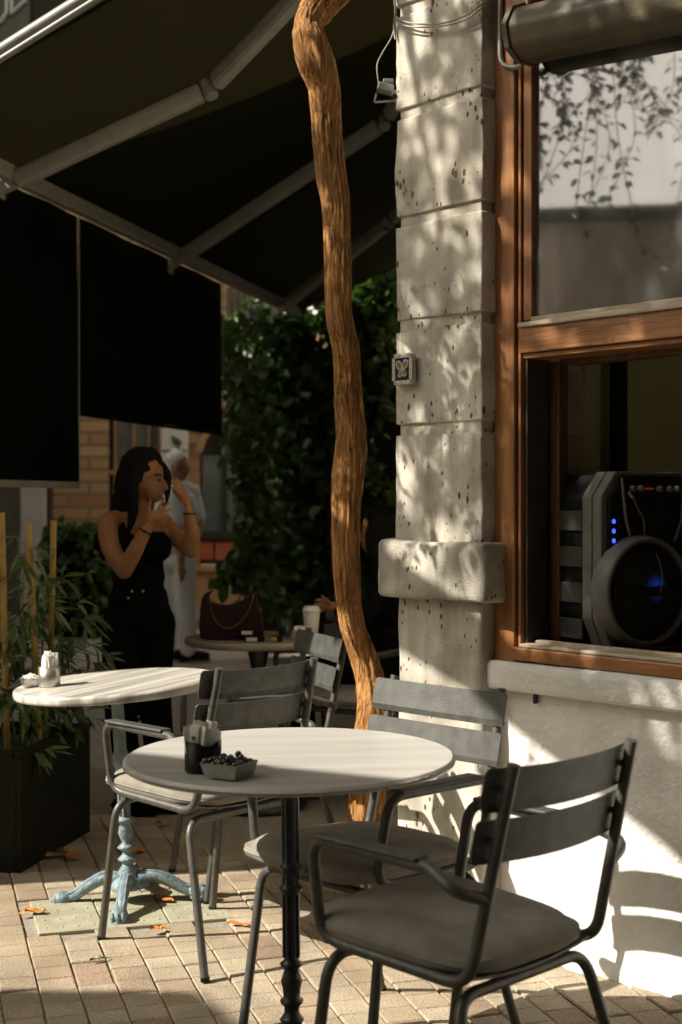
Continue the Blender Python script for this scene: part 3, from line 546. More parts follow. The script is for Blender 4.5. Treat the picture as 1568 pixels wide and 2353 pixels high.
# ================================================================== FURNITURE
Q=dict(w=.204,wt=.192,wa=.251,yr=-.167,yf=.21,yaf=.200,yt=-.266,zr=.472,zf=.487,za=.695,zt=.893,yff=.262,yfr=-.270,wff=.228,wfr=.250,ypad=-.084)
TR=.0125
def make_chair():
    q=Q; c=thing('armchair','x','chair')
    # side loops: back post - seat rail - arm upright - arm
    for sg in (-1,1):
        w,wa=q['w']*sg,q['wa']*sg
        top=(q['wt']*sg,q['yt'],q['zt']); rb=(w,q['yr'],q['zr']-.012); fb=(w*1.06,q['yf']+.012,q['zf']-.012); af=(wa,q['yaf']+.012,q['za']-.006)
        t=.56; pm=Vector(top).lerp(Vector(rb),.60)
        ar=(wa*1.02,q['ypad']-.03,q['za']-.008); ab=(wa*1.10,q['ypad']-.11,q['za']-.035)
        path=fillet([top,rb,fb,af,ar,ab,pm],[.07,.06,.055,.03,.05],7)
        build('side_frame',G().tube(path,TR,12),M['frame'],c)
        g=G(); g.box((.042,q['yaf']-q['ypad']-.005,.009),Matrix.Translation((wa,(q['yaf']+q['ypad'])/2-.01,q['za']+.004)),.003,2); build('arm_pad',g,M['slat'],c)
    # leg hoops
    f=G().tube(fillet([(-q['wff'],q['yff'],0),(-q['wff']+.012,q['yf']-.012,q['zf']-.045),(q['wff']-.012,q['yf']-.012,q['zf']-.045),(q['wff'],q['yff'],0)],[.065,.065],8),TR,12); build('front_leg_hoop',f,M['frame'],c)
    r=G().tube(fillet([(-q['wfr'],q['yfr'],0),(-q['w']+.0,q['yr']+.03,q['zr']-.04),(q['w']-.0,q['yr']+.03,q['zr']-.04),(q['wfr'],q['yfr'],0)],[.065,.065],8),TR,12); build('rear_leg_hoop',r,M['frame'],c)
    g=G()
    for k in range(5):
        y=-.13+.075*k; n=8; vs=[]
        for i in range(n+1):
            x=-.2+.4*i/n; z=q['zr']+.0+(y-q['yr'])/(q['yf']-q['yr'])*(q['zf']-q['zr'])-.018*(1-(x/.2)**2)
            vs+= [(x,y-.032,z-.004),(x,y+.032,z-.004),(x,y+.032,z+.002),(x,y-.032,z+.002)]
        fs=[]
        for i in range(n):
            for e in range(4): fs.append((i*4+e,i*4+(e+1)%4,(i+1)*4+(e+1)%4,(i+1)*4+e))
        g.add(vs,fs)
    pieces('seat_slat',g,M['slat'],c)
    # two curved back slats with rounded corners, in front of the posts
    axis=(Vector((0,q['yt'],q['zt']))-Vector((0,q['yr'],q['zr']))).normalized(); nrm=Vector((0,axis.z,-axis.y))
    for s0,s1 in ((.334,.420),(.231,.317)):
        hw=.236; rc=.011; g=G(); vs=[]; base=Vector((0,q['yr'],q['zr']))
        xs=[-hw+rc*(1-math.cos(k*math.pi/10)) for k in range(6)]; xs=xs+[-hw+rc+(2*hw-2*rc)*k/20 for k in range(1,20)]+[-x for x in xs[::-1]]
        for x in xs:
            e=max(0,abs(x)-(hw-rc)); cut=rc-math.sqrt(max(0,rc*rc-e*e)) if e>0 else 0
            bow=-.030*(1-(x/hw)**2)+.026; lo,hi=s0+cut,s1-cut; fl=min(s0+.014,(lo+hi)/2)
            for (a_,th) in ((lo,-.0045),(fl,0),(hi,0),(hi,.003),(fl+.001,.003),(lo,-.0015)): vs.append(Vector((x,0,0))+base+axis*a_+nrm*(bow+th))
        n=len(xs)-1; fs=[(5,4,3,2,1,0),tuple(n*6+k for k in range(6))]
        for i in range(n):
            for e in range(6): fs.append((i*6+e,i*6+(e+1)%6,(i+1)*6+(e+1)%6,(i+1)*6+e))
        g.add(vs,fs); build('back_slat',g,M['slat'],c)
        g=G()
        for sg in (-1,1):
            a_=(s0+s1)/2; p=base+axis*a_+Vector((sg*q['w']*.965,0,0)); g.tube([p,p+nrm*.0155],.008,8)
        pieces('slat_stud',g,M['frame'],c)
    # loose cushion
    nx=ny=26; vs=[];fs=[]
    for side in (1,-1):
        for j in range(ny+1):
            for i in range(nx+1):
                u=-1+2*i/nx; v=-1+2*j/ny; u=math.copysign(1-(1-abs(u))**1.5,u); v=math.copysign(1-(1-abs(v))**1.5,v)
                k=1-.115*min(abs(u),abs(v))**4                                   # rounded corners
                e=(abs(u)**5+abs(v)**5)**.2; d=.010+.023*max(0,1-min(1,e)**4)**.5
                x=u*k*.216*(1+.07*v); y=.062+v*k*.234; zb=q['zr']+.003+(y-q['yr'])/(q['yf']-q['yr'])*(q['zf']-q['zr'])
                pu=.006*noise.noise(Vector((u*2.3,v*2.3,1)))+.0035*noise.noise(Vector((u*5,v*5,7)))
                vs.append((x,y,zb+.010+(side*d*(1.2 if side>0 else 1.05))+(pu*(1-e**4) if side>0 and e<1 else 0)-.012*max(0,v-.6)*2.5*.4))
    o=(nx+1)*(ny+1)
    for k in (0,1):
        for j in range(ny):
            for i in range(nx):
                a_=k*o+j*(nx+1)+i; f_=(a_,a_+1,a_+nx+2,a_+nx+1); fs.append(f_ if k==0 else f_[::-1])
    edge=[(i,0) for i in range(nx)]+[(nx,j) for j in range(ny)]+[(nx-i,ny) for i in range(nx)]+[(0,ny-j) for j in range(ny)]
    ids=[j*(nx+1)+i for i,j in edge]
    for i in range(len(ids)): a_,b_=ids[i],ids[(i+1)%len(ids)]; fs.append((a_,a_+o,b_+o,b_))
    cu=build('cushion',G().add(vs,fs,True),M['cushion'],c)
    pp=[(vs[i][0]*1.0,vs[i][1],(vs[i][2]+vs[i+o][2])/2) for i in ids]
    build('piping',G().tube(pp,.0028,6,closed=True),M['cushion'],cu)
    g=G()
    for sg in (-1,1):
        for y,z,wx in ((q['yff'],0,q['wff']),(q['yfr'],0,q['wfr'])): g.tube([(sg*wx,y,0),(sg*wx,y,.012)],.0136,12)
    pieces('foot_cap',g,M['black'],c)
    return c
def copy_tree(o,parent=None):
    c=o.copy(); COL.objects.link(c); c.parent=parent
    for ch_ in [x for x in bpy.data.objects if x.parent==o and x is not c]: copy_tree(ch_,c)
    return c
CH=[(.268,2.945,134.8,'large dark armchair seen from behind before the white wall, a grey cushion on it'),
    (.092,3.640,-136.2,'armchair between grey marble table and pillar, the front of its sunlit flat back slats showing'),
    (-.407,4.45,135.4,'armchair between the two marble tables, facing the blue-legged one'),
    (-.30,5.17,-158.4,'armchair half hidden behind the twisted trunk, sun and shade splitting its back slats'),
    (.02,6.55,-120,'armchair in deep shade behind the twisted trunk, under the seated person')]
ch0=make_chair()
for i,(x,y,a,lab) in enumerate(CH):
    o=ch0 if i==0 else copy_tree(ch0)
    t=math.radians(a-90); o.location=(x,y,0); o.rotation_euler=(0,0,t); o['label']=lab; o['group']='cafe armchairs with two back slats'

def column(g,prof,seg=24): return g.lathe(prof,seg)
def make_table(name,label,loc,r,h,th,topm,ironm,prof,feet,rot=0,tilt=(0,0),fl=True):
    t=thing(name,label,'table',loc,rot); t.rotation_euler=(tilt[0],tilt[1],rot)
    g=G(); n=72; pr=[(r-.006,h-th),(r-.001,h-th+.004),(r,h-th+.010),(r,h-.010),(r-.002,h-.004),(r-.008,h)]
    vs=[];fs=[]
    for (rr,z) in pr:
        for k in range(n):
            a=2*math.pi*k/n; w=1+.0025*noise.noise(Vector((math.cos(a)*6,math.sin(a)*6,z*40))); vs.append((rr*w*math.cos(a),rr*w*math.sin(a),z))
    for i in range(len(pr)-1):
        for k in range(n): fs.append((i*n+k,i*n+(k+1)%n,(i+1)*n+(k+1)%n,(i+1)*n+k))
    g.add(vs,fs,True); g.add(vs[:n],[tuple(range(n-1,-1,-1))]); g.add(vs[-n:],[tuple(range(n))]); build('tabletop',g,topm,t)
    g=column(G(),prof)
    if fl:
        for k in range(8):
            a=2*math.pi*k/8; g.tube([(.0175*math.cos(a),.0175*math.sin(a),.30),(.0175*math.cos(a),.0175*math.sin(a),h-.10)],.0045,6)
    build('column',g,ironm,t)
    build('top_plate',G().box((.30,.045,.012),Matrix.Translation((0,0,h-th-.0062)),.003).box((.045,.30,.012),Matrix.Translation((0,0,h-th-.0185)),.003),M['iron_dark'],t)
    for k in range(feet):
        a=2*math.pi*k/feet; D=Vector((math.cos(a),math.sin(a),0)); SD=Vector((-D.y,D.x,0)); g=G()
        P=smooth_path([D*.035+Vector((0,0,.080)),D*.085+Vector((0,0,.088)),D*.14+Vector((0,0,.065)),D*.19+Vector((0,0,.034)),D*.222+Vector((0,0,.028))],5)
        g.tube(P,[.026-.009*i/(len(P)-1) for i in range(len(P))],10)
        for sgn in (-1,1):
            for i in range(1,len(P)-3):
                for h_ in (0,.5):
                    p=P[i].lerp(P[i+1],h_); g.ball(p+SD*sgn*.011+Vector((0,0,.020-.0003*i)),.0056,1)
        R=Matrix.Rotation(a,4,'Z')
        g.ball(D*.232+Vector((0,0,.026)),(.036,.030,.026),2,R)
        for j in (-1,0,1): g.ball(D*(.256-.004*abs(j))+SD*.017*j+Vector((0,0,.022)),(.017,.0095,.019),2,R); g.ball(D*(.262-.004*abs(j))+SD*.017*j+Vector((0,0,.033)),(.008,.006,.007),1,R)
        g.lathe([(.030,0),(.033,.006),(.030,.012)],16,Matrix.Translation(D*.238))
        build('paw_foot',g,ironm,t)
    return t
profL=[(.066,.052),(.070,.058),(.060,.070),(.056,.078),(.050,.084),(.032,.095),(.034,.108),(.020,.128),(.017,.138),(.030,.146),(.034,.150),(.027,.156),(.016,.166),(.014,.178),(.028,.186),(.033,.190),(.024,.197),(.014,.206),(.020,.222),(.026,.240),(.022,.258),(.017,.272),(.031,.282),(.034,.286),(.027,.291),(.016,.298),(.0165,.42),(.018,.425),(.018,.440),(.020,.445),(.027,.48),(.030,.50),(.026,.515),(.022,.52),(.021,.70),(.028,.712),(.034,.725)]
profF=[(.062,.045),(.066,.055),(.055,.066),(.030,.085),(.024,.110),(.019,.135),(.027,.148),(.029,.152),(.024,.158),(.018,.168),(.018,.182),(.027,.192),(.028,.197),(.020,.204),(.0215,.225),(.026,.243),(.020,.262),(.017,.272),(.026,.280),(.028,.284),(.020,.290),(.017,.296),(.017,.445),(.020,.450),(.028,.460),(.029,.465),(.021,.472),(.018,.482),(.0195,.500),(.027,.511),(.028,.515),(.020,.524),(.0175,.534),(.0185,.66),(.022,.69),(.03,.72)]
TB=Vector((-.115,3.37,0)); TA=Vector((-.725,4.89,0))
tf=make_table('bistro_table','round bistro table with grey marble top and black iron column, half of it in shade','table' and tuple(TB),.392,.779,.018,M['marble'],M['iron_dark'],profF,4,math.radians(20),(math.radians(.3),math.radians(-.6)))
tb=make_table('bistro_table','leaning round bistro table with streaked white top and pale blue cast iron legs','table' and tuple(TA),.348,.760,.030,M['marble2'],M['iron_blue'],profL,4,math.radians(8),(0,0))
tb.rotation_mode='XYZ'; tb.rotation_euler=(math.radians(.5),math.radians(-3.6),math.radians(0))
PZ=tb.children
for o in PZ:
    if o.name.startswith('paw_foot') or o.name.startswith('column'): pass
for o in (tf,tb): o['group']='marble bistro tables'
bpy.context.view_layer.update()
TAm=tb.matrix_world.copy()

def sachets(t,n,rad,h,z0,rnd,lean=.18,r0=.0):
    for k in range(n):
        a=rnd.uniform(0,6.28); r_=rad*math.sqrt(rnd.random()); x,y=r_*math.cos(a),r_*math.sin(a); l=h*rnd.uniform(.85,1.08)
        Mx=Matrix.Translation((x,y,z0))@Matrix.Rotation(rnd.uniform(0,6.28),4,'Z')@Matrix.Rotation(rnd.uniform(-lean,lean),4,'X')@Matrix.Rotation(rnd.uniform(-lean,lean)*.6+x*2,4,'Y')
        g=G(); w=rnd.choice((.020,.026,.030)); nn=5; vs=[];
        for i in range(nn+1):
            f=i/nn
            for sx in (-1,1):
                for sy in (-1,1): vs.append((sx*w/2,sy*(.0007+.0025*math.sin(math.pi*f)),l*f))
        fs=[]
        for i in range(nn):
            a0=i*4; b0=a0+4; fs+=[(a0,a0+1,b0+1,b0),(a0+1,a0+3,b0+3,b0+1),(a0+3,a0+2,b0+2,b0+3),(a0+2,a0,b0,b0+2)]
        fs+=[(0,2,3,1),(nn*4,nn*4+1,nn*4+3,nn*4+2)]
        g.add(vs,fs,False,Mx); o=build('sachet',g,M['packet'],t)
        if k%4==0: build('sachet_print',G().box((w*.45,.0016,w*.4),Mx@Matrix.Translation((0,-.0035,l*.72))),M['signdark'],o)
rs=random.Random(5)
# near table: black sachet holder and tin tray of beads
D=3.17; p=at(467,1772,D); p.z=.7795
h=thing('sachet_holder','black sachet holder stuffed with white sugar sachets on the near marble table','sachet holder',tuple(p))
g=G(); n=36; vs=[];fs=[]
for (rr,z,wv) in ((.041,0,0),(.041,.067,1),(.038,.067,1),(.038,.004,0)):
    for k in range(n):
        a=2*math.pi*k/n; dz=wv*(-.010*max(0,math.cos(2*(a+1.2)))**2); vs.append((rr*math.cos(a),rr*math.sin(a),z+dz))
for i in range(3):
    for k in range(n): fs.append((i*n+k,i*n+(k+1)%n,(i+1)*n+(k+1)%n,(i+1)*n+k))
g.add(vs,fs,True); g.add(vs[:n],[tuple(range(n-1,-1,-1))]); g.add(vs[-n:],[tuple(range(n))]); build('cup',g,M['black'],h)
sachets(h,26,.030,.094,.006,rs)
D=3.10; p=at(527,1780,D); p.z=.7795
h=thing('bead_tray','small flared metal tray heaped with dark glossy beads beside the black sachet holder','tray',tuple(p),math.radians(-28))
def tray(a,b_,zh,t=.002):
    g=G(); o=[(-a,-a,0),(a,-a,0),(a,a,0),(-a,a,0),(-b_,-b_,zh),(b_,-b_,zh),(b_,b_,zh),(-b_,b_,zh)]; k=b_-t*2; q=a-t
    o+=[(-k,-k,zh),(k,-k,zh),(k,k,zh),(-k,k,zh),(-q,-q,t*2),(q,-q,t*2),(q,q,t*2),(-q,q,t*2)]
    f=[(0,3,2,1)]+[(i,(i+1)%4,4+(i+1)%4,4+i) for i in range(4)]+[(4+i,4+(i+1)%4,8+(i+1)%4,8+i) for i in range(4)]+[(8+i,8+(i+1)%4,12+(i+1)%4,12+i) for i in range(4)]+[(12,13,14,15)]
    return g.add(o,f)
build('tray_body',tray(.038,.046,.032),M['tin'],h)
for i in range(5):
    for j in range(5):
        r_=rs.uniform(.0070,.0088); build('bead',G().ball((-.034+.017*i+rs.gauss(0,.002),-.034+.017*j+rs.gauss(0,.002),.028+rs.uniform(0,.007)),r_,2),M['bead'],h)
for k in range(4): build('bead',G().ball((rs.gauss(.005,.018),rs.gauss(.005,.015),.041),.008,2),M['bead'],h)
# far table: steel cup of sachets and a little white tray
def onT(x,y,z=.7605): return TAm@Vector((x,y,z))
p=onT(-.225,-.02)
h=thing('sachet_cup','brushed steel cup of white sachets on the streaked white table','sachet holder',tuple(p))
build('cup',G().lathe([(.036,0),(.0375,.002),(.0375,.068),(.0355,.068),(.0355,.004)],32),M['steel'],h); sachets(h,24,.024,.105,.006,rs,.10)
p=onT(-.285,.015)
h=thing('sugar_dish','tiny dish heaped with white sugar cubes behind the steel cup on the streaked table','dish',tuple(p),.4)
build('dish_body',tray(.036,.043,.026),M['steel'],h)
for k in range(16): build('sugar_cube',G().box((.015,.015,.012),Matrix.Translation((rs.uniform(-.03,.03),rs.uniform(-.03,.03),.024+rs.uniform(0,.012)))@Euler((rs.random(),rs.random(),rs.random()*3)).to_matrix().to_4x4(),.001),M['signwhite'],h)
# ================================================================== TRUNK (a twisted vine) AND AN UNSEEN CROWN ADDED TO DAPPLE THE SUN
TD=4.85
tk=[(905,-190,80),(850,-110,82),(795,-50,84),(752,-8,82),(722,30,72),(706,62,60),(712,95,74),(728,150,82),(745,200,68),(750,260,64),(754,330,65),(761,400,67),(771,470,62),(775,540,60),(777,600,62),(777,680,58),(782,740,60),(795,800,60),(798,860,60),(801,920,62),(806,980,68),(807,1040,70),(801,1100,70),(796,1160,64),(795,1250,60),(797,1320,59),(801,1380,57),(811,1440,57),(825,1480,58),(839,1520,60),(850,1560,64),(855,1600,66),(855,1650,70),(853,1700,75),(850,1760,78),(846,1830,80),(843,1900,82),(842,1980,90),(842,2060,112),(842,2100,130)]
tb_=at(842,2082,TD); tb_.z=0
tree=thing('twisted_tree','bare twisted orange-brown trunk of an old vine rising in front of the dark awning','tree',tuple(tb_))
ctr=[];rad=[]
for i,(x,y,w) in enumerate(tk): ctr.append(at(x,y,TD+.03*math.sin(i*.7))); rad.append(w/2/F*TD)
cs=smooth_path(ctr,12); rs_=[]
for i in range(len(rad)-1):
    for k in range(12): t=k/12; rs_.append(rad[i]*(1-t)+rad[i+1]*t)
rs_.append(rad[-1])
g=G().tube(cs,rs_,80); sg=80
for i in range(len(cs)):
    for k in range(sg):
        j=i*sg+k; v=Vector(g.v[j]); d=(v-cs[i]); dn=d.normalized(); a=2*math.pi*k/sg; s_=i*.05*7/12
        f=noise.noise(Vector((math.cos(a)*3.1,math.sin(a)*3.1,s_*.9)))*.10+noise.noise(Vector((math.cos(a)*8,math.sin(a)*8,s_*2.0)))*.09+abs(noise.noise(Vector((math.cos(a)*11,math.sin(a)*11,s_*2.2))))*.16-abs(noise.noise(Vector((math.cos(a)*21+5,math.sin(a)*21,s_*3.0))))*.09
        zz=v.z
        if zz<1.05: f+= -.22*max(0,1-abs(((a-4.3-(zz-.6)*1.6+math.pi)%(2*math.pi))-math.pi)/.34)*min(1,(1.05-zz)*3)*(1 if zz>.55 else max(0,(zz-.35)*5))
        g.v[j]=tuple(v+dn*rs_[i]*f)
m=tree; build('trunk',g,M['bark'],tree,True)
g=G(); top=cs[0]
for e in ((-2.6,3.9,6.0),(-3.6,3.4,6.4),(-5.0,3.2,6.5),(-4.2,2.8,6.3),(-3.2,3.6,6.6)):
    e=Vector(e); mid=(top+e)/2+Vector((0,0,.25)); g.tube(smooth_path([top,top.lerp(mid,.6)+Vector((0,0,.12)),mid,e],5),[.05-.042*k/15 for k in range(16)],8)
build('limbs',g,M['bark'],tree,True)
rl=random.Random(11); pts=[]  # unseen crown, added and thinned to dapple sun on pillar and window
for k in range(640):
    c=Vector((rl.uniform(-2.95,-.65),rl.uniform(2.85,4.45),rl.uniform(5.8,7.0)))
    c.x-=(c.z-4)*1.149; c.y-=(c.z-4)*.276
    if noise.noise(c*1.7)<-.06: continue
    for _ in range(7): pts.append(c+Vector((rl.gauss(0,.075),rl.gauss(0,.075),rl.gauss(0,.06))))
crown_l=leafcloud(G(),pts,.075,.125,.62,rnd=rl); tw_=G()
for k in range(34):                                    # leafy twigs hanging at the street side
    dn=k<17; x=rl.uniform(-1.75,-1.2); y=rl.uniform(4.05,4.55) if dn else rl.uniform(3.5,4.2); z0=rl.uniform(3.3,3.75); ln=rl.uniform(.35,.75) if dn else rl.uniform(.3,.95)
    P=smooth_path([(x,y,z0),(x+rl.gauss(0,.06),y+rl.gauss(0,.06),z0-ln*.5),(x+rl.gauss(0,.12),y+rl.gauss(0,.12),z0-ln)],6); tw_.tube(P,.0028,5)
    for p in P[1:]:
        for _ in range(rl.choice((1,2,2,3))): d=Vector((rl.gauss(0,1),rl.gauss(0,1),-.5)); crown_l.leaf(p+d.normalized()*.012,d,Vector((rl.gauss(0,.5),rl.gauss(0,.5),1)),rl.uniform(.035,.06),rl.uniform(.02,.032),.15)
build('hanging_twigs',tw_,M['bark'],tree,True)
build('crown',crown_l,M['leafcrown'],tree,True)

# ================================================================== FOLDING-ARM AWNING WITH DROP BLINDS
ZB=2.985
def onbar(px): # the front bar: px -> world
    A=Vector((-1.56,7.04,ZB)); B=Vector((-.5,11.4,ZB)); k=(px-CX)/F; t=(k*A.y-A.x)/((B.x-A.x)-k*(B.y-A.y)); return A.lerp(B,t)
bd=(Vector((-.5,11.4,0))-Vector((-1.56,7.04,0))).normalized(); pd=Vector((bd.y,-bd.x,0))
A0=Vector((-1.56,7.04,ZB))-bd*1.14; A1=A0+bd*6.3
W0=A0+pd*1.95+Vector((0,0,.975)); W1=A1+pd*1.95+Vector((0,0,.975))
aw=thing('folding_awning','big dark folding-arm awning stretched over the far terrace, seen from below','awning',tuple(A0))
g=G(); nx,ny=24,10; vs=[]
for j in range(ny+1):
    for i in range(nx+1):
        s,t=i/nx,j/ny; p=A0.lerp(A1,s).lerp(W0.lerp(W1,s),t); p.z-=.05*math.sin(math.pi*t)+.02*math.sin(math.pi*t)*math.sin(s*9); vs.append(p)
g.add(vs,[(j*(nx+1)+i,j*(nx+1)+i+1,(j+1)*(nx+1)+i+1,(j+1)*(nx+1)+i) for j in range(ny) for i in range(nx)],True)
o=build('canvas',g,M['canvas'],aw,True); md=o.modifiers.new('t','SOLIDIFY'); md.thickness=.003
build('front_bar',G().beam(A0-Vector((0,0,.02)),A1-Vector((0,0,.02)),.06,.085,.01),M['alu'],aw,True)
g=G().tube([A0-bd*.02,W0-bd*.02],.028,10).tube([A0-bd*.03-Vector((0,0,.04)),W0-bd*.03-Vector((0,0,.04))],.014,8); pieces('side_trim',g,M['alu2'],aw,True)
g=G().beam(W0+pd*.06,W1+pd*.06,.16,.18,.02); build('cassette',g,M['alu'],aw,True)
g=G()
for s,t in ((-1,1),): pass
def arm(a,e,w):
    a,e,w=Vector(a),Vector(e),Vector(w); d1=(e-a).normalized(); d2=(w-e).normalized()
    g=G(); ar=build('folding_arm',g.beam(a,e-d1*.04,.058,.088,.012).beam(a+Vector((0,0,-.002)),e-d1*.05,.066,.05,.004),M['alu'],aw,True)
    build('upper_arm',G().beam(e+d2*.05,w,.058,.088,.012).beam(e+d2*.055,w,.066,.05,.004),M['alu'],ar,False) if False else None
    o=build('upper_arm',rebase(G().beam(e+d2*.05,w,.058,.088,.012).beam(e+d2*.055,w,.066,.05,.004),A0),M['alu'],ar)
    z=d1.cross(d2).normalized(); g=G()
    for k in (-.034,-.012,.012,.034): g.tube([e+z*(k-.009),e+z*(k+.009)],.034,14)
    g.tube([e-z*.05,e+z*.05],.02,12)
    build('elbow',rebase(g,A0),M['alu'],ar)
    g=G().beam(a-d1*.13,a-d1*.005,.05,.07,.01).beam(a-d1*.10+Vector((0,0,.05)),a-d1*.10-Vector((0,0,.05)),.07,.07,.008); build('arm_bracket',rebase(g,A0),M['alu'],ar)
arm(onbar(22)+Vector((.03,0,-.06)),at(481,205,6.745),at(712,-38,6.29))
arm(onbar(402)+Vector((.03,0,-.06)),at(884,282,8.35),at(1010,70,7.9))
arm(onbar(640)+Vector((.03,0,-.06)),at(893,512,10.1),at(1010,400,9.7))
# drop blinds
def blind(pxa,D0,D1,zb,lab,bar):
    a=Vector((-1.56,7.04,ZB))+bd*((D0-7.04)/bd.y); b_=Vector((-1.56,7.04,ZB))+bd*((D1-7.04)/bd.y); o=-pd*.045
    t=thing('drop_blind',lab,'blind',tuple(a))
    g=G(); n=14; vs=[]
    for i in range(n+1):
        p=a.lerp(b_,i/n)+o
        for z in (ZB-.06,(ZB+zb)/2,zb): vs.append(Vector((p.x,p.y,z))+pd*.008*math.sin(i*1.3+z*2))
    g.add(vs,[(i*3+k,(i+1)*3+k,(i+1)*3+k+1,i*3+k+1) for i in range(n) for k in (0,1)],True)
    ob=build('fabric',g,M['blind'],t,True); md=ob.modifiers.new('t','SOLIDIFY'); md.thickness=.004
    za=Vector((0,0,zb-.012))
    build('bottom_bar',G().beam(Vector((a.x,a.y,0))+o+za,Vector((b_.x,b_.y,0))+o+za,.03,.036 if bar else .02,.005),M['alu'] if bar else M['blind'],t,True)
    build('guide_cord',G().tube([Vector((b_.x,b_.y,ZB))+o+bd*.02,Vector((b_.x,b_.y,zb-.02))+o+bd*.02],.004,6),M['wire'],t,True)
blind(0,5.97,7.735,1.475,'black drop blind with a pale bottom bar, hanging lower than the other blind',1)
blind(0,7.755,10.15,1.865,'black drop blind without a pale bar, above the person smoking',0)

# sunlit sign glimpsed beyond the awning edge
sp=at(30,20,8.2); sn=thing('hanging_sign','sunlit grey sign with big white outlined letters, cut off above the awning edge','sign',tuple(sp),math.radians(-24))
build('panel',G().box((1.75,.06,.85),Matrix.Translation((-.745,0,.075)),.01),M['signgrey'],sn)
build('dark_fascia',G().box((1.2,.05,.85),Matrix.Translation((.7315,.02,.075)),.01),M['darkframe'],sn)
XX=lambda x,z:(x,-.040,z)
build('letter',G().tube(smooth_path([XX(-.011,.40),XX(-.012,.0),XX(-.025,-.045),XX(-.06,-.08),XX(-.11,-.09),XX(-.17,-.06),XX(-.19,0),XX(-.19,.40)],5),.014,10),M['letter'],sn)
build('letter',G().tube(smooth_path([XX(.034,.40),XX(.022,-.01),XX(.030,-.034),XX(.06,-.018),XX(.12,.018)],5),.013,10),M['letter'],sn)
pieces('hanger',G().tube([(-.4,0,.5),(-.4,0,1.8)],.012,8).tube([(-1.2,0,.5),(-1.2,0,1.8)],.012,8).tube([(-5.6,0,1.8),(.2,0,1.8)],.02,8),M['pipe'],sn)

# ================================================================== PLANTER WITH BAMBOO
pa,pb=Vector((-1.185,5.26,0)),Vector((-1.045,5.93,0)); pdv=(pb-pa).normalized(); pl_=Vector((-pdv.y,pdv.x,0))
pt=thing('planter_box','black rectangular planter box at the pavement edge holding bamboo','planter',tuple(pa),math.atan2(pdv.y,pdv.x))
Lp=(pb-pa).length; Wp=.46
g=G().box((Lp,.018,.43),Matrix.Translation((Lp/2,.009,.215)),.004).box((Lp,.018,.43),Matrix.Translation((Lp/2,Wp-.009,.215)),.004).box((.018,Wp-.037,.43),Matrix.Translation((.009,Wp/2,.215)),.004).box((.018,Wp-.037,.43),Matrix.Translation((Lp-.009,Wp/2,.215)),.004)
pieces('side_panel',g,M['planter'],pt)
g=G(); 
for y in (.0,Wp): g.box((Lp+.006,.03,.022),Matrix.Translation((Lp/2,y+(.012 if y==0 else -.012),.4415)),.003)
for x in (.0,Lp): g.box((.03,Wp-.06,.022),Matrix.Translation((x+(.012 if x==0 else -.012),Wp/2,.4405)),.003)
pieces('rim_board',g,M['planter'],pt)
build('soil',G().box((Lp-.05,Wp-.05,.03),Matrix.Translation((Lp/2,Wp/2,.38)),.01,sub=6,rough=.012),M['soil'],pt)
def stake(p0,p1,lab):
    p0,p1=Vector(p0),Vector(p1); g=G().tube([p0.lerp(p1,k/8) for k in range(9)],[.0125+.0012*(k%3==0) for k in range(9)],10); single('bamboo_cane',lab,'cane',rebase(g,p0),M['stake'],tuple(p0),group='yellow canes in the planter')
def gp(px,py,D): return at(px,py,D)
stake(gp(18,1775,5.45),gp(4,1178,5.45),'thick tall yellow cane at the outer end of the planter')
stake(gp(92,1740,5.55),gp(66,1205,5.55),'yellow cane in the planter standing in front of the white column')
stake(gp(112,1725,5.75),gp(124,1196,5.75),'thin yellow cane in the planter against the brick wall')
rb=random.Random(21)
def bamboo(base,tips,lab,nl):
    t=thing('bamboo_plant',lab,'plant',tuple(base)); gs,gl=G(),G(); base=Vector(base)
    for tip in tips:
        tip=Vector(tip); s0=base+Vector((rb.uniform(-.08,.08),rb.uniform(-.12,.12),0)); mid=s0.lerp(tip,.6)+Vector((rb.uniform(-.03,.03),rb.uniform(-.03,.03),.10))
        P=smooth_path([s0,s0.lerp(mid,.5),mid,tip],6); gs.tube(P,[.005-.004*i/(len(P)-1) for i in range(len(P))],6)
        for k in range(nl):
            f=rb.uniform(.12,1)**.8; p=P[min(len(P)-1,int(f*(len(P)-1)))]; a=rb.uniform(0,6.28); tw=Vector((math.cos(a),math.sin(a)*.8,rb.uniform(-.2,.5))).normalized()
            q=p+tw*rb.uniform(.03,.13); gs.tube([p,q],[.0018,.0012],4,False)
            for _ in range(rb.choice((2,3,4))):
                d=tw+Vector((rb.gauss(0,.5),rb.gauss(0,.5),rb.gauss(-.55,.45))); gl.leaf(q,d,Vector((rb.gauss(0,.5),rb.gauss(0,.5),1)),rb.uniform(.075,.135),rb.uniform(.016,.027),rb.uniform(.05,.4))
    build('stems',gs,M['bamboo'],t,True); build('leaves',gl,M['bamboo'],t,True)
bamboo(gp(30,1760,5.5),[gp(x,y,D) for x,y,D in ((20,1440,5.4),(60,1235,5.5),(95,1330,5.5),(10,1290,5.55),(40,1500,5.35),(-20,1350,5.5),(75,1420,5.6),(5,1600,5.4))],'bushy bamboo with narrow drooping leaves, in front of the white column',13)
bamboo(gp(110,1720,5.7),[gp(x,y,D) for x,y,D in ((128,1260,5.7),(150,1330,5.7),(170,1420,5.7),(205,1485,5.65),(195,1540,5.6),(150,1560,5.6),(120,1480,5.6),(170,1660,5.6),(95,1390,5.7))],'bamboo with sprigs of narrow leaves reaching towards the person smoking',11)

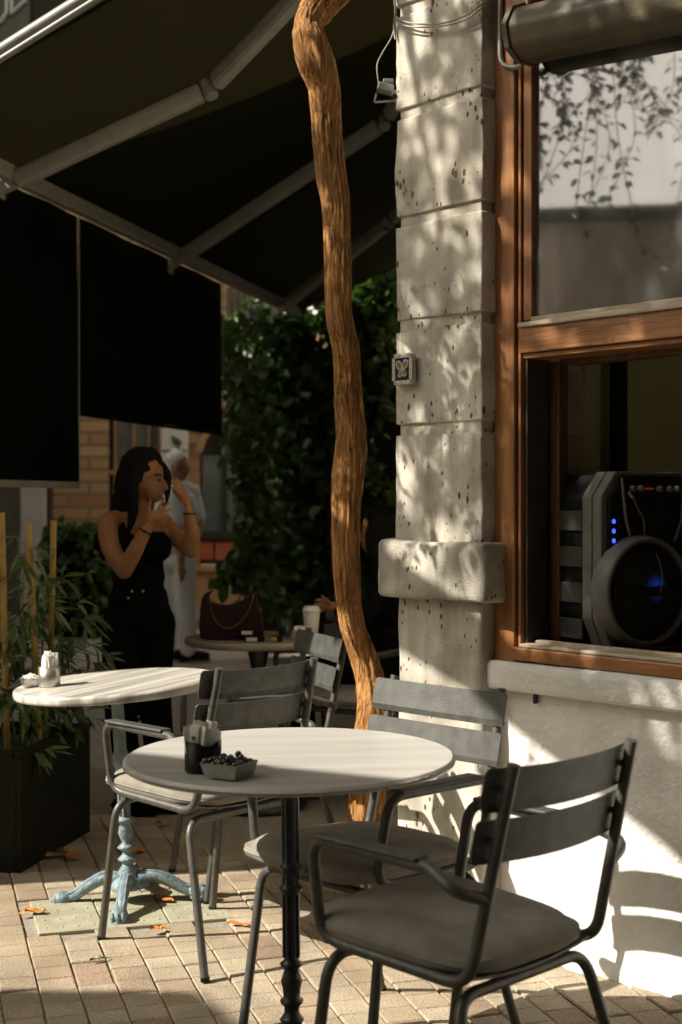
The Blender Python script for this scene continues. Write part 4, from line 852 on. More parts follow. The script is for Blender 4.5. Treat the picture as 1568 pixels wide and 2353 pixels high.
# ================================================================== SPEAKER IN THE WINDOW
spc=Vector((.915,4.37,.937+.012)); sa=math.radians(29)
sk=thing('loudspeaker','black portable loudspeaker with blue lights and a round woofer, standing in the open window','loudspeaker',(spc.x,spc.y,zs1-.011),sa)
w_,h_,d_=.185,.545,.30      # half width, height, depth; local -y is the front
def prism(g,poly,y0,y1,bev=0):
    return g.slab(poly,y1-y0,Matrix(((1,0,0,0),(0,0,1,y0),(0,1,0,0),(0,0,0,1))))
oct_=[(-w_,.10),(-w_+.045,.0),(w_-.045,.0),(w_,.10),(w_,h_-.075),(w_-.055,h_),(-w_+.055,h_),(-w_,h_-.075)]
def sc(poly,k,kz=None): c=h_/2; return [(x*k,c+(z-c)*(kz or k)) for x,z in poly]
o=build('cabinet',prism(G(),sc(oct_,.93,.97),.02,.27),M['black'],sk); md=o.modifiers.new('b','BEVEL'); md.width=.008; md.segments=2
g=G(); prism(g,oct_,-.045,-.004); prism(g,oct_,.0,.045); o=build('grey_surround',g,M['greytrim'],sk); md=o.modifiers.new('b','BEVEL'); md.width=.005; md.segments=2
o=build('front_baffle',prism(G(),sc(oct_,.88,.955),-.056,-.04),M['black'],sk); md=o.modifiers.new('b','BEVEL'); md.width=.004
g=G()
for z in (.045,.155,.265,.375): 
    for sx in (-1,1): g.box((.012,.11,.062),Matrix.Translation((sx*(w_*.93+.004),.105,z+.02)),.003)
pieces('side_rib',g,M['ribgrey'],sk)
RX=Matrix.Rotation(math.pi/2,4,'X'); wc=(-.050,-.05,.185); RW=.150
Tm=Matrix.Translation(wc)@RX
g=G().lathe([(RW+.018,-.012),(RW+.020,.016),(RW+.012,.052),(RW+.002,.060),(RW-.004,.036)],48,Tm); wf=build('woofer_ring',g,M['greytrim'],sk)
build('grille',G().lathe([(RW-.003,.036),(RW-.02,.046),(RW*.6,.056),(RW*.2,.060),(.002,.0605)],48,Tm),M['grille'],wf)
g=G().box((RW*1.86,.008,.030),Matrix.Translation((wc[0],wc[1]-.064,wc[2])),.003); build('grille_bar',g,M['black'],wf)
g=G()
for k in range(60):
    a=2*math.pi*k/60; g.ball((wc[0]+(RW-.004)*math.cos(a),wc[1]-.046,wc[2]+(RW-.004)*math.sin(a)),.0032,1)
build('rim_studs',g,M['iron_dark'],wf)
o=build('control_panel',G().add([(-.115,-.060,.40),(.115,-.060,.40),(.135,-.055,h_-.02),(-.135,-.055,h_-.02),(-.115,-.067,.40),(.115,-.067,.40),(.135,-.063,h_-.02),(-.135,-.063,h_-.02)],[(0,1,2,3),(7,6,5,4),(0,4,5,1),(1,5,6,2),(2,6,7,3),(3,7,4,0)]),M['black'],sk)
g=G()
for s in (-1,1): g.tube([(-.068*s if 0 else s*.122,-.066,h_-.02),(s*.110,-.070,.40),(s*.085,-.066,.335)],.005,8)
pieces('panel_trim',g,M['greytrim'],sk)
for x in (-.085,-.055,.02,.06,.09): build('knob',G().lathe([(.010,0),(.0095,.012),(.007,.015)],14,Matrix.Translation((x,-.066,h_-.052))@RX),M['greytrim'],o)
build('display_light',G().box((.030,.003,.006),Matrix.Translation((-.016,-.0665,h_-.052))),M['redled'],o)
for x in (-.148,.155):
    for z in (.405,.376,.347): build('blue_led',G().ball((x,-.060,z-.01),(.0065,.004,.0075),2),M['bluelight'],sk)
g=G().tube(smooth_path([(-.098,-.085,h_-.075),(-.075,-.085,h_-.115),(-.055,-.085,.40),(-.045,-.082,.34),(-.02,-.09,.31),(-.02,-.118,.27),(-.01,-.118,.22),(-.02,-.118,.18)]),.0022,6).tube([(-.104,-.075,h_-.062),(-.097,-.087,h_-.080)],.005,8); build('aux_cable',g,M['greytrim'],sk)
g=G()
for sx in (-1,1):
    for y in (-.0,.22): g.box((.05,.04,.012),Matrix.Translation((sx*.11,y,-.006)))
# ================================================================== PEOPLE
def limb(g,P,R,seg=14):
    P=smooth_path(P,4); n=len(P); m=len(R)-1; rr=[]
    for i in range(n):
        f=i/(n-1)*m; k=min(int(f),m-1); rr.append(R[k]*(1-f+k)+R[k+1]*(f-k))
    g.tube(P,rr,seg); g.ball(P[0],rr[0]*1.0,2); g.ball(P[-1],rr[-1]*1.0,2); return g
def fused(name,g,m,parent,vox=.007,sm=6):
    o=build(name,g,m,parent); a=o.modifiers.new('r','REMESH'); a.mode='VOXEL'; a.voxel_size=vox; a.use_smooth_shade=True
    b_=o.modifiers.new('s','SMOOTH'); b_.factor=.5; b_.iterations=sm; return o
def fingers(g,palm,dirs,curl,l=.075,r=.0078):
    for (o,d,ll) in dirs:
        o=Vector(o);d=Vector(d).normalized();c=Vector(curl)
        p1=o+d*l*ll*.45; d2=(d+c*.5).normalized(); p2=p1+d2*l*ll*.32; d3=(d+c*1.1).normalized(); p3=p2+d3*l*ll*.25
        g.tube([o,p1,p2,p3],[r*1.05,r,r*.92,r*.7],8); g.ball(p1,r,1); g.ball(p2,r*.92,1); g.ball(p3,r*.72,1)
V=Vector
# --- woman standing under the awning
wo=thing('person','person with black hair in black tank top and jeans, standing with both hands raised','person',(-.88,6.3,0))
g=G()
g.ball((.012,0,1.494),(.083,.093,.112)); g.ball((.045,-.012,1.440),(.058,.062,.075)); g.ball((.066,-.016,1.402),(.030,.036,.028))
g.ball((.085,-.022,1.452),(.020,.03,.03)); 
g.tube([(.088,-.030,1.478),(.107,-.036,1.446),(.112,-.037,1.436),(.094,-.03,1.425)],[.009,.011,.012,.009],8); g.ball((.110,-.037,1.437),.011,1)
g.ball((.092,-.03,1.408),(.014,.022,.007),1); g.ball((.089,-.03,1.397),(.013,.02,.008),1); g.ball((.078,-.03,1.488),(.018,.040,.012),1)
g.ball((-.012,-.092,1.462),(.012,.007,.03),1)
limb(g,[(.004,0,1.42),(-.012,.01,1.34),(-.022,.02,1.27)],[.048,.046,.065])
limb(g,[(-.13,-.05,1.285),(-.03,.02,1.300),(.085,.09,1.275)],[.048,.055,.046])
g.ball((-.015,.02,1.20),(.135,.10,.13)); g.ball((.055,-.02,1.18),(.075,.085,.075)); g.ball((-.02,.02,1.02),(.115,.09,.14)); g.ball((-.02,.02,.86),(.145,.11,.12))
limb(g,[(-.142,-.055,1.278),(-.125,-.10,1.18),(-.062,-.125,1.075)],[.050,.044,.037])                      # near upper arm
limb(g,[(-.062,-.125,1.075),(-.010,-.145,1.165),(.040,-.155,1.255)],[.038,.036,.024])                      # near forearm
g.ball((.062,-.150,1.302),(.026,.018,.042),2,Matrix.Rotation(.5,4,'Y'))
fingers(g,None,[((.082,-.142,1.325),(.45,.1,1),.95),((.088,-.150,1.318),(.7,.1,.8),1.0),((.088,-.158,1.306),(.85,.05,.6),.95),((.084,-.164,1.294),(.95,0,.4),.8)],(.25,.35,.25))
fingers(g,None,[((.050,-.140,1.315),(.0,.15,1),.9)],(.15,.1,.2),r=.0085)
limb(g,[(.095,.085,1.262),(.16,.03,1.205),(.222,-.03,1.160)],[.045,.040,.035])                             # far upper arm
limb(g,[(.222,-.03,1.160),(.228,-.07,1.245),(.215,-.095,1.330)],[.036,.034,.023])
g.ball((.203,-.095,1.385),(.022,.018,.045),2,Matrix.Rotation(-.25,4,'Y'))
fingers(g,None,[((.196,-.085,1.418),(-.35,.0,1),.9),((.190,-.093,1.418),(-.5,-.0,1),.95),((.186,-.101,1.412),(-.65,0,.9),.9),((.186,-.108,1.402),(-.8,0,.8),.75)],(-.5,.1,-.1))
fingers(g,None,[((.186,-.09,1.378),(-.7,0,.8),.8)],(-.2,0,.2),r=.0085)
for sx,x0,x1,y in ((-1,-.085,-.060,.0),(1,.045,.085,.05)):
    limb(g,[(x0,y,.84),(x0+.01*sx,y-.02,.48),(x1,y,.10)],[.085,.058,.04]); g.ball((x1+.04,y-.03,.035),(.10,.04,.032))
bo=fused('body',g,M['skin'],wo,.0055,5)
g=G(); g.ball((-.010,.008,1.512),(.100,.108,.112)); g.ball((-.055,.02,1.44),(.075,.095,.13)); g.ball((-.085,.025,1.34),(.062,.085,.11)); g.ball((-.105,.02,1.27),(.045,.07,.06))
limb(g,[(.0,-.085,1.545),(-.03,-.105,1.44),(-.028,-.098,1.33),(-.045,-.09,1.25)],[.030,.028,.026,.012])
limb(g,[(.05,.05,1.56),(.098,.045,1.50),(.102,.04,1.42),(.085,.04,1.33)],[.026,.024,.020,.010])
limb(g,[(-.02,-.03,1.585),(.045,-.02,1.580),(.078,-.01,1.550)],[.035,.035,.018])
fused('hair',g,M['hair'],wo,.008,4)
g=G(); g.ball((-.015,.02,1.185),(.140,.106,.115)); g.ball((.055,-.02,1.175),(.082,.092,.080)); g.ball((-.02,.02,1.04),(.122,.098,.17)); g.ball((-.02,.02,.93),(.14,.11,.12))
limb(g,[(-.085,-.075,1.20),(-.082,-.055,1.29),(-.075,.0,1.338),(-.07,.06,1.28)],[.03,.016,.014,.02]); limb(g,[(.06,.03,1.22),(.058,.055,1.29),(.05,.085,1.325),(.04,.12,1.27)],[.03,.016,.014,.02])
fused('tank_top',g,M['blackcloth'],wo,.008,4)
g=G(); g.ball((-.02,.02,.855),(.158,.122,.14))
for sx,x0,x1,y in ((-1,-.085,-.060,.0),(1,.045,.085,.05)): limb(g,[(x0,y,.83),(x0+.01*sx,y-.02,.48),(x1,y,.09)],[.100,.072,.066])
je=fused('jeans',g,M['blackcloth'],wo,.009,4)
pieces('belt_stud',G().ball((-.030,-.115,.985),.007,1).ball((.018,-.112,.985),.007,1).ball((-.045,-.118,.955),.006,1),M['steel'],je)
for sx,x1,y in ((-1,-.06,.0),(1,.085,.05)): build('shoe',G().ball((x1+.035,y-.03,.04),(.115,.05,.042)).box((.21,.085,.02),Matrix.Translation((x1+.035,y-.03,.010)),.008),M['blackcloth'],wo)
build('eye',G().ball((.084,-.060,1.470),(.008,.010,.0055),1),M['eye'],bo)
build('eyebrow',G().tube(smooth_path([(.062,-.078,1.487),(.076,-.072,1.494),(.090,-.056,1.490)]),.0035,6),M['hair'],bo)
build('lips',G().ball((.099,-.034,1.402),(.008,.017,.006),1),M['lip'],bo)
build('bracelet',G().tube([V((.036,-.154,1.246))+V((.026*math.cos(a)*.85,.026*math.sin(a),-.026*math.cos(a)*.5)) for a in [6.283*k/18 for k in range(18)]],.0045,6,closed=True),M['black'],wo)
build('bracelet',G().tube([V((.217,-.094,1.322))+V((.026*math.cos(a),.026*math.sin(a),.0)) for a in [6.283*k/18 for k in range(18)]],.0035,6,closed=True),M['black'],wo)
build('ring',G().tube([V((.100,-.149,1.345))+V((.0095*math.cos(a),.0095*math.sin(a),.004*math.cos(a))) for a in [6.283*k/12 for k in range(12)]],.0016,5,closed=True),M['steel'],wo)
build('cigarette',G().tube([(.115,-.135,1.372),(.106,-.100,1.402)],.0038,8),M['packet'],wo)
# --- man walking in the street
ma=thing('person','white-haired person in white T-shirt and white trousers, walking in the street','person',(-1.41,12.3,0))
g=G(); g.ball((.0,0,1.69),(.095,.10,.12)); g.ball((.035,-.0,1.64),(.07,.075,.08)); g.ball((.098,-.01,1.66),(.02,.02,.02),1); g.ball((.0,-.098,1.665),(.02,.012,.035),1)
limb(g,[(.0,0,1.62),(-.02,.0,1.52)],[.06,.07]); limb(g,[(-.16,-.06,1.45),(0,0,1.48),(.12,.08,1.45)],[.06,.08,.06]); g.ball((-.02,0,1.28),(.17,.13,.22)); g.ball((-.01,0,1.0),(.16,.13,.18))
limb(g,[(-.03,-.17,1.43),(.0,-.19,1.22),(.02,-.19,1.10)],[.06,.05,.045]); limb(g,[(.02,-.19,1.10),(.05,-.20,.96),(.05,-.21,.86)],[.045,.04,.03]); g.ball((.05,-.21,.79),(.03,.028,.06))
fingers(g,None,[((.04,-.215,.76),(.0,.0,-1),.9),((.05,-.21,.755),(.05,0,-1),1),((.06,-.205,.757),(.1,0,-1),.95),((.068,-.20,.765),(.15,0,-1),.8)],(.0,.3,0),r=.009); fingers(g,None,[((.075,-.215,.80),(.5,-.1,-1),.8)],(-.1,0,-.2),r=.01)
limb(g,[(.11,.12,1.42),(.16,.1,1.22),(.17,.0,1.08)],[.06,.05,.04]); 
for x0,x1,y in ((-.06,-.09,.03),(.05,.10,-.05)): limb(g,[(x0,y,.92),(x0*.6+x1*.4,y,.5),(x1,y,.1)],[.09,.065,.045]); g.ball((x1+.05,y,.04),(.13,.05,.04))
mb=fused('body',g,M['skin2'],ma,.012,5)
g=G(); g.ball((-.018,.005,1.725),(.102,.108,.105)); g.ball((-.055,.0,1.66),(.06,.09,.08)); fused('hair',g,M['hairwhite'],ma,.012,4)
g=G(); g.ball((-.02,0,1.30),(.195,.155,.23)); g.ball((-.02,0,1.02),(.185,.15,.26)); limb(g,[(-.15,-.06,1.45),(0,0,1.485),(.12,.08,1.45)],[.075,.088,.07]); limb(g,[(-.03,-.17,1.43),(.0,-.195,1.20)],[.082,.075]); limb(g,[(.11,.12,1.42),(.16,.1,1.22)],[.08,.075]); fused('t_shirt',g,M['whitecloth'],ma,.014,4)
g=G(); g.ball((-.01,0,.86),(.17,.145,.16))
for x0,x1,y in ((-.06,-.09,.03),(.05,.10,-.05)): limb(g,[(x0,y,.86),(x0*.6+x1*.4,y,.5),(x1,y,.09)],[.115,.09,.075])
fused('trousers',g,M['whitecloth'],ma,.014,4)
for x1,y in ((-.09,.03),(.10,-.05)): build('shoe',G().ball((x1+.05,y,.045),(.14,.055,.048)).box((.27,.10,.02),Matrix.Translation((x1+.05,y,.01)),.008),M['leather'],ma)
# --- seated person behind the trunk
se=thing('person','person in black sitting in deep shade behind the trunk, one hand lifted','person',(.20,6.75,0))
g=G(); g.ball((-.02,0,1.235),(.085,.09,.11)); g.ball((-.05,-.0,1.19),(.055,.06,.075)); g.ball((-.108,0,1.20),(.014,.014,.018),1); limb(g,[(-.01,0,1.16),(.02,0,1.06)],[.048,.06])
limb(g,[(.02,-.17,1.02),(.03,0,1.05),(.02,.17,1.02)],[.05,.06,.05]); g.ball((.03,0,.88),(.11,.15,.17)); g.ball((.03,0,.66),(.12,.15,.15))
limb(g,[(.02,-.18,1.01),(-.06,-.22,.90),(-.12,-.20,.80)],[.045,.04,.036]); limb(g,[(-.12,-.20,.80),(-.17,-.17,.84),(-.21,-.14,.87)],[.036,.034,.024]); g.ball((-.240,-.13,.885),(.034,.018,.026),2)
fingers(g,None,[((-.26,-.13,.902),(-.8,0,.5),.9),((-.268,-.128,.893),(-1,0,.2),.95),((-.268,-.124,.883),(-1,0,0),.9),((-.262,-.12,.872),(-1,0,-.2),.75)],(.1,.0,-.9)); fingers(g,None,[((-.245,-.145,.900),(-.7,-.2,.6),.8)],(-.2,0,.1),r=.0085)
limb(g,[(.02,.18,1.01),(-.03,.22,.86),(-.10,.20,.72)],[.045,.04,.036]); limb(g,[(-.10,.20,.72),(-.2,.14,.70),(-.27,.1,.69)],[.036,.032,.024]); g.ball((-.31,.09,.69),(.042,.026,.018),2)
fingers(g,None,[((-.34,.10,.69),(-1,.15,0),.9),((-.345,.09,.69),(-1,.05,0),1),((-.345,.08,.69),(-1,-.05,0),.95),((-.34,.07,.69),(-1,-.15,0),.8)],(0,0,-.4)); fingers(g,None,[((-.30,.065,.695),(-.8,-.5,0),.8)],(-.1,0,-.1),r=.0085)
for sy in (-1,1): limb(g,[(.0,sy*.09,.56),(-.20,sy*.11,.56),(-.40,sy*.11,.54)],[.09,.075,.06]); limb(g,[(-.40,sy*.11,.54),(-.38,sy*.11,.30),(-.34,sy*.11,.08)],[.058,.05,.036]); g.ball((-.40,sy*.11,.04),(.11,.04,.035))
fused('body',g,M['skin'],se,.006,5)
g=G(); g.ball((.002,0,1.265),(.097,.102,.105)); g.ball((.055,0,1.16),(.06,.095,.14)); g.ball((-.035,-.075,1.20),(.055,.032,.12)); g.ball((.0,-.085,1.10),(.05,.035,.10)); fused('hair',g,M['hair'],se,.009,4)
g=G(); g.ball((.03,0,.89),(.125,.165,.18)); g.ball((.03,0,.68),(.13,.165,.17)); limb(g,[(.02,-.16,1.01),(.03,0,1.03),(.02,.16,1.01)],[.06,.06,.06]); limb(g,[(.02,-.18,1.01),(-.06,-.22,.90),(-.12,-.20,.80)],[.056,.051,.048]); limb(g,[(-.12,-.20,.80),(-.16,-.175,.835),(-.20,-.148,.862)],[.048,.044,.036]); limb(g,[(.02,.18,1.01),(-.03,.22,.86),(-.10,.20,.72)],[.056,.051,.048]); fused('top',g,M['blackcloth'],se,.009,4)
g=G(); g.ball((.03,0,.585),(.14,.17,.10))
for sy in (-1,1): limb(g,[(.0,sy*.09,.57),(-.20,sy*.11,.57),(-.40,sy*.11,.55)],[.10,.088,.072]); limb(g,[(-.40,sy*.11,.55),(-.38,sy*.11,.30),(-.34,sy*.11,.10)],[.07,.06,.055])
fused('trousers',g,M['blackcloth'],se,.009,4)
for sy in (-1,1): build('shoe',G().ball((-.40,sy*.11,.04),(.125,.048,.04)).box((.24,.085,.016),Matrix.Translation((-.40,sy*.11,.008)),.006),M['blackcloth'],se)

# ================================================================== SHADED TABLE WITH BAG AND CUPS
TZ=.76
dt=thing('bistro_table','dim round table in shade, crowded with a handbag, packets and a cup','table',(-.375,6.45,0))
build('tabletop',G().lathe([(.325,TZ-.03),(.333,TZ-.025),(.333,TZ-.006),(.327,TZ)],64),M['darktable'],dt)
build('column',G().lathe([(.22,0),(.22,.02),(.06,.04),(.032,.08),(.03,.6),(.05,.70),(.05,TZ-.031)],24),M['iron_dark'],dt)
dt['group']='marble bistro tables'
sc_=F/6.34
bgx=[(462,1452),(460,1420),(462,1385),(466,1360),(474,1349),(487,1344),(490,1347),(482,1352),(480,1362),(487,1371),(502,1376),(520,1378),(540,1375),(556,1367),(572,1355),(587,1344),(592,1352),(594,1380),(604,1415),(607,1440),(605,1452),(560,1456),(500,1456)]
hb=thing('handbag','dark burgundy handbag with dipping top and thin gold chain on the shaded table','handbag',((527-CX)/sc_,6.34,TZ+.001))
poly=[((x-527)/sc_,(1456-y)/sc_) for x,y in bgx]
o=build('bag_body',G().slab(poly,.085,Matrix(((1,0,0,0),(0,0,1,-.0425),(0,1,0,0),(0,0,0,1)))),M['leather'],hb); md=o.modifiers.new('b','BEVEL'); md.width=.014; md.segments=3; md.limit_method='ANGLE'
ch_=[((x-527)/sc_,-.050,(1456-y)/sc_) for x,y in ((484,1362),(490,1392),(500,1414),(518,1427),(534,1427),(552,1416),(568,1396),(580,1370),(585,1352))]
g=G(); P=smooth_path(ch_,6)
for i,p in enumerate(P): g.ball(p,(.0045,.003,.0035),1)
build('chain_strap',g,M['gold'],hb)
def item(px,py,D): p=at(px,py,D); return V((p.x,p.y,TZ+.001))
def packet(px,D,rz,a,b_,c,lab,m2,lift=0):
    p=item(px,1450,D); p.z+=lift; t=thing('cigarette_packet',lab,'packet',tuple(p),rz); build('box',G().box((a,b_,c),Matrix.Translation((0,0,c/2)),.002),M['black'],t)
    build('label_band',G().box((a*.55,.002,c*.7),Matrix.Translation((-a*.15,-b_/2-.0012,c/2))),m2,t); t['group']='cigarette packets on the shaded table'
packet(585,6.24,.1,.088,.055,.024,'lower of two stacked black cigarette packets beside the handbag, with a white band',M['boxwhite'])
packet(573,6.29,.18,.086,.053,.022,'upper of two stacked black cigarette packets beside the handbag, with a white band',M['boxwhite'],.0255)
packet(636,6.24,-.2,.05,.035,.026,'little packet with an orange end on the shaded table',M['boxorange'])
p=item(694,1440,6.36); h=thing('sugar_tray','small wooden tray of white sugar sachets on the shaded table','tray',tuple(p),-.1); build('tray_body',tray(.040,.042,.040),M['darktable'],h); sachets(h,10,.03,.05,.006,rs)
p=item(655,1440,6.5); single('tumbler','empty dark glass tumbler on the shaded table beside the sugar tray','glass',G().lathe([(.03,0),(.034,.08),(.032,.08),(.028,.006)],20),M['iron_dark'],tuple(p))
p=item(716,1440,6.58); h=thing('paper_cup','white lidded paper cup on the shaded table beside the lifted hand','cup',tuple(p)); build('cup',G().lathe([(.030,0),(.040,.105),(.038,.105),(.028,.004)],24),M['signwhite'],h); build('lid',G().lathe([(.042,.1055),(.042,.115),(.037,.118),(.034,.13),(.005,.131)],24),M['letter'],h)
p=item(705,1440,6.62); single('drinking_straw','thin dark straw leaning in front of the paper cup','straw',G().tube([(0,0,0),(-.075,-.02,.20)],.004,6),M['black'],(p.x-.0,p.y-.16,TZ+.001))

# ================================================================== IVY SCREEN AND HANGING VINES
ri=random.Random(31)
iv=thing('ivy_screen','tall dark screen overgrown with ivy beyond the twisted trunk','climbing plant',(.1,12.6,0))
g=G()
def panel(xa,xb,ya,yb,D):
    a,b_=at(xa,yb,D),at(xb,ya,D); g.b2((a.x,D-.03,max(0,a.z)),(b_.x,D+.03,b_.z))
panel(520,599.7,660,960,12.6); panel(600,688,640,1500,12.6); panel(688.3,760,850,1500,12.6); panel(760.3,925,560,1500,12.6)
pieces('trellis_board',g,M['darkframe'],iv,True)
pts=[]
def fill(poly_y,n,D0,D1):
    for _ in range(n):
        y=ri.uniform(poly_y[0][0],poly_y[-1][0])
        for a,b_ in zip(poly_y,poly_y[1:]):
            if a[0]<=y<=b_[0]: t=(y-a[0])/(b_[0]-a[0]); xa=a[1]+(b_[1]-a[1])*t; xb=a[2]+(b_[2]-a[2])*t; break
        x=ri.uniform(xa,xb); c=at(x,y,ri.uniform(D0,D1))
        if noise.noise(c*3.2)>-.25: 
            for _ in range(3): pts.append(c+V((ri.gauss(0,.05),ri.gauss(0,.05),ri.gauss(0,.05))))
fill([(700,560,690),(900,566,690),(1100,585,900),(1410,605,900)],1000,12.0,12.5)
fill([(545,800,910),(690,690,910),(735,685,698),(800,680,690),(860,640,910),(1000,600,910)],750,12.15,12.55)
fill([(690,745,910),(860,745,910)],260,12.15,12.55)
fill([(545,830,912),(760,800,912)],420,12.15,12.5)
build('foliage',leafcloud(G(),pts,.08,.15,.8,rnd=ri),M['leafdark'],iv,True)
hv=thing('hanging_vine','loose leafy vine hanging down past the edge of the dark blind','climbing plant',at(535,1010,10.7))
pts=[]
fill([(735,500,560),(800,502,540),(860,520,575),(960,535,600),(1100,545,600),(1300,570,610),(1390,585,615)],400,10.4,11.2)
fill([(1300,515,545),(1340,510,550)],22,10.4,10.8)
build('leaves',leafcloud(G(),pts,.07,.13,.75,.8,rnd=ri),M['leafdark'],hv,True)
g=G()
for x0,x1 in ((530,545),(560,575),(545,590)): g.tube(smooth_path([at(x0,640,10.8),at(x0+12,900,10.8),at(x1,1150,10.8),at(x1+6,1390,10.8)],6),.006,6)
build('stems',g,M['bark'],hv,True)

# ================================================================== HOUSES ACROSS THE FAR STREET
DF=16.6
def q(px,py,D=DF): return at(px,py,D)
bh=thing('brick_house','old brick shop house across the street with an arched window over red panels','house',(q(300,1400).x,DF,0))
def fb(g,xa,xb,ya,yb,d0,d1,bev=0,D=DF): a,b_=at(xa,yb,D),at(xb,ya,D); return g.b2((a.x,D-d1,a.z),(b_.x,D-d0,b_.z),bev)
g=G(); fb(g,-420,247,-500,1432,-.3,0); fb(g,247.5,1500,-500,940,-.3,0); fb(g,366,456,941,1432,-.3,0); fb(g,582,1500,941,1432,-.3,0); fb(g,456.5,581.5,1300,1432,-.3,-.02)
build('wall',g,M['brick'],bh,True)
g=G(); fb(g,244,370,941,1432,-.25,-.2); build('shop_recess',g,M['darkframe'],bh,True)
g=G(); 
for x in (262,305,340): fb(g,x-3,x+3,942,1200,-.19,-.10)
fb(g,248,366,1080,1090,-.18,-.09); pieces('shop_window_bar',g,M['ochre'],bh,True)
g=G(); fb(g,255,366,960,1190,-.195,-.191); build('shop_glass',g,M['shopglass'],bh,True)
# arched window
g=G(); fb(g,457,581,941,1299,-.28,-.24); aw_=build('arched_window',g,M['darkframe'],bh,True)
g=G(); fb(g,462,508,1045,1222,-.22,-.19); fb(g,519,578,1045,1222,-.22,-.19); pieces('pane',g,M['shopglass'],aw_,True)
g=G(); fb(g,508.3,518.7,1000,1230,-.22,-.14); fb(g,457,581,1222.3,1240,-.22,-.12); pieces('window_bar',g,M['darkframe'],aw_,True)
g=G(); fb(g,446,487,1246,1288,-.22,-.18); fb(g,492,540,1246,1288,-.22,-.18); fb(g,546,580,1246,1288,-.22,-.18); pieces('red_panel',g,M['redpanel'],bh,True)
g=G(); fb(g,432,600,1301,1313,.001,.10,.01); build('stone_sill',g,M['ochre'],bh,True)
g=G(); fb(g,432,600,1314,1400,.001,.03); build('plinth',g,M['ochre'],bh,True)
g=G(); pr=[]
for k in range(13): a=math.pi*k/12; pr.append((470+75*(1-math.cos(a))*.5*2-0,1000-70*math.sin(a)))
g2=[((at(x,y,DF-.06)).x,(at(x,y,DF-.06)).z) for x,y in [(448,1040),(462,1005),(480,978),(505,960),(535,952),(582,950),(582,962),(540,964),(512,972),(490,990),(474,1012),(466,1040)]]
o=build('arch_trim',G().slab(g2,.10,Matrix(((1,0,0,0),(0,0,1,DF-.16),(0,1,0,0),(0,0,0,1)))),M['ochre'],bh,True)
g=G(); fb(g,700,760,727,739,.001,.25); build('fascia',g,M['signwhite'],bh,True)
sg_=thing('shop_sign','small white hanging sign with a dark plant mark, above the white-haired person','sign',at(401,1022,16.2))
a,b_=at(371,1060,16.2),at(432,984,16.2); g=G().b2((a.x,16.17,a.z),(b_.x,16.23,b_.z),.01); build('board',g,M['signwhite'],sg_,True)
g=G().tube([at(398,1002,16.16),at(402,1016,16.16),at(408,1012,16.16),at(415,1016,16.16)],.02,6).tube([at(408,1006,16.16),at(411,1034,16.16)],.015,6).tube([at(398,1018,16.16),at(418,1020,16.16)],.014,6); build('plant_mark',g,M['signdark'],sg_,True)
g=G(); a,b_=at(372,1034,16.16),at(431,1038,16.16); g.b2((a.x,16.162,b_.z),(b_.x,16.168,a.z)); build('sign_rule',g,M['signdark'],sg_,True)
g=G().tube([at(374,984,16.2),at(374,960,16.6)],.02,6).tube([at(429,984,16.2),at(429,960,16.6)],.02,6); pieces('bracket',g,M['black'],sg_,True)
wc_=thing('white_column','white painted shopfront column with a thin dark edge, behind the bamboo','column',(at(81,1400,15.9).x,15.9,.12))
g=G(); a,b_=at(54,1420,15.9),at(112,700,15.9); g.b2((a.x,15.75,.12),(b_.x,16.05,b_.z),.01); build('shaft',g,M['whitecol'],wc_,True)
a,b_=at(112.5,1420,15.9),at(118,700,15.9); build('dark_edge',G().b2((a.x,15.78,.12),(b_.x,16.0,b_.z)),M['darkframe'],wc_,True)
gd=thing('grey_door','dull grey shop door next to the white column','door',(at(10,1400,16.3).x,16.3,.12)); a,b_=at(-60,1420,16.3),at(53,900,16.3); build('leaf',G().b2((a.x,16.25,.12),(b_.x,16.35,b_.z),.01),M['signgrey'],gd,True)
build('handle',G().tube([at(44,1230,16.2),at(44,1290,16.2)],.02,6),M['steel'],gd,True)
# dark clipped hedge in front of the brick wall
he=thing('clipped_hedge','low dark clipped hedge before the brick wall','hedge',(at(180,1400,14.6).x,14.6,0)); pts=[]
a,b_=at(112,1392,14.6),at(262,1206,14.6)
for _ in range(1300): pts.append((ri.uniform(a.x,b_.x),14.6+ri.uniform(-.3,.3),ri.uniform(.12,b_.z)))
build('foliage',leafcloud(G(),pts,.07,.13,.8,rnd=ri),M['leafdark'],he,True); build('core',G().b2((a.x+.05,14.4,.02),(b_.x-.05,14.8,b_.z-.06)),M['blackcloth'],he,True)

# ================================================================== FALLEN LEAVES
def fallen(px,py,l,w,rz,m,lab):
    D=F*HC/(py-YH); p=at(px,py,D); p.z=.005; g=G(); r_=random.Random(int(px*7+py)); n=9; vs=[]; ph=r_.uniform(0,6)
    for i in range(n+1):
        f=i/n; x=(f-.5)*l; wd=w*.5*math.sin(math.pi*min(1,f*.92+.05))**.7*(1+.35*math.sin(f*17+ph)); c=.22*l*(math.sin(f*2.6+ph)*.4+.4)*f*(1-f)*2+.004
        for q in (-1,-.6,-.2,.2,.6,1): vs.append((x+.12*l*q*q*math.sin(f*8+ph)+r_.gauss(0,.0015),q*wd*(1-.25*abs(q))+.1*w*math.sin(f*6),max(-.002,c+.25*w*abs(q)**1.6*(.5+.5*math.sin(f*9+q*2.5+ph))+r_.gauss(0,.0012))))
    g.add(vs,[(i*6+k,(i+1)*6+k,(i+1)*6+k+1,i*6+k+1) for i in range(n) for k in range(5)],True); g.tube([(l*.47,0,.005),(l*.58,.003,.004),(l*.66,.006,.002)],.0011,5)
    single('fallen_leaf',lab,'leaf',g,m,tuple(p),rz,'fallen leaves on the pavement')
fallen(72,2103,.085,.05,.35,M['orangeleaf'],'bright orange curled leaf between planter and the outermost blue paw foot')
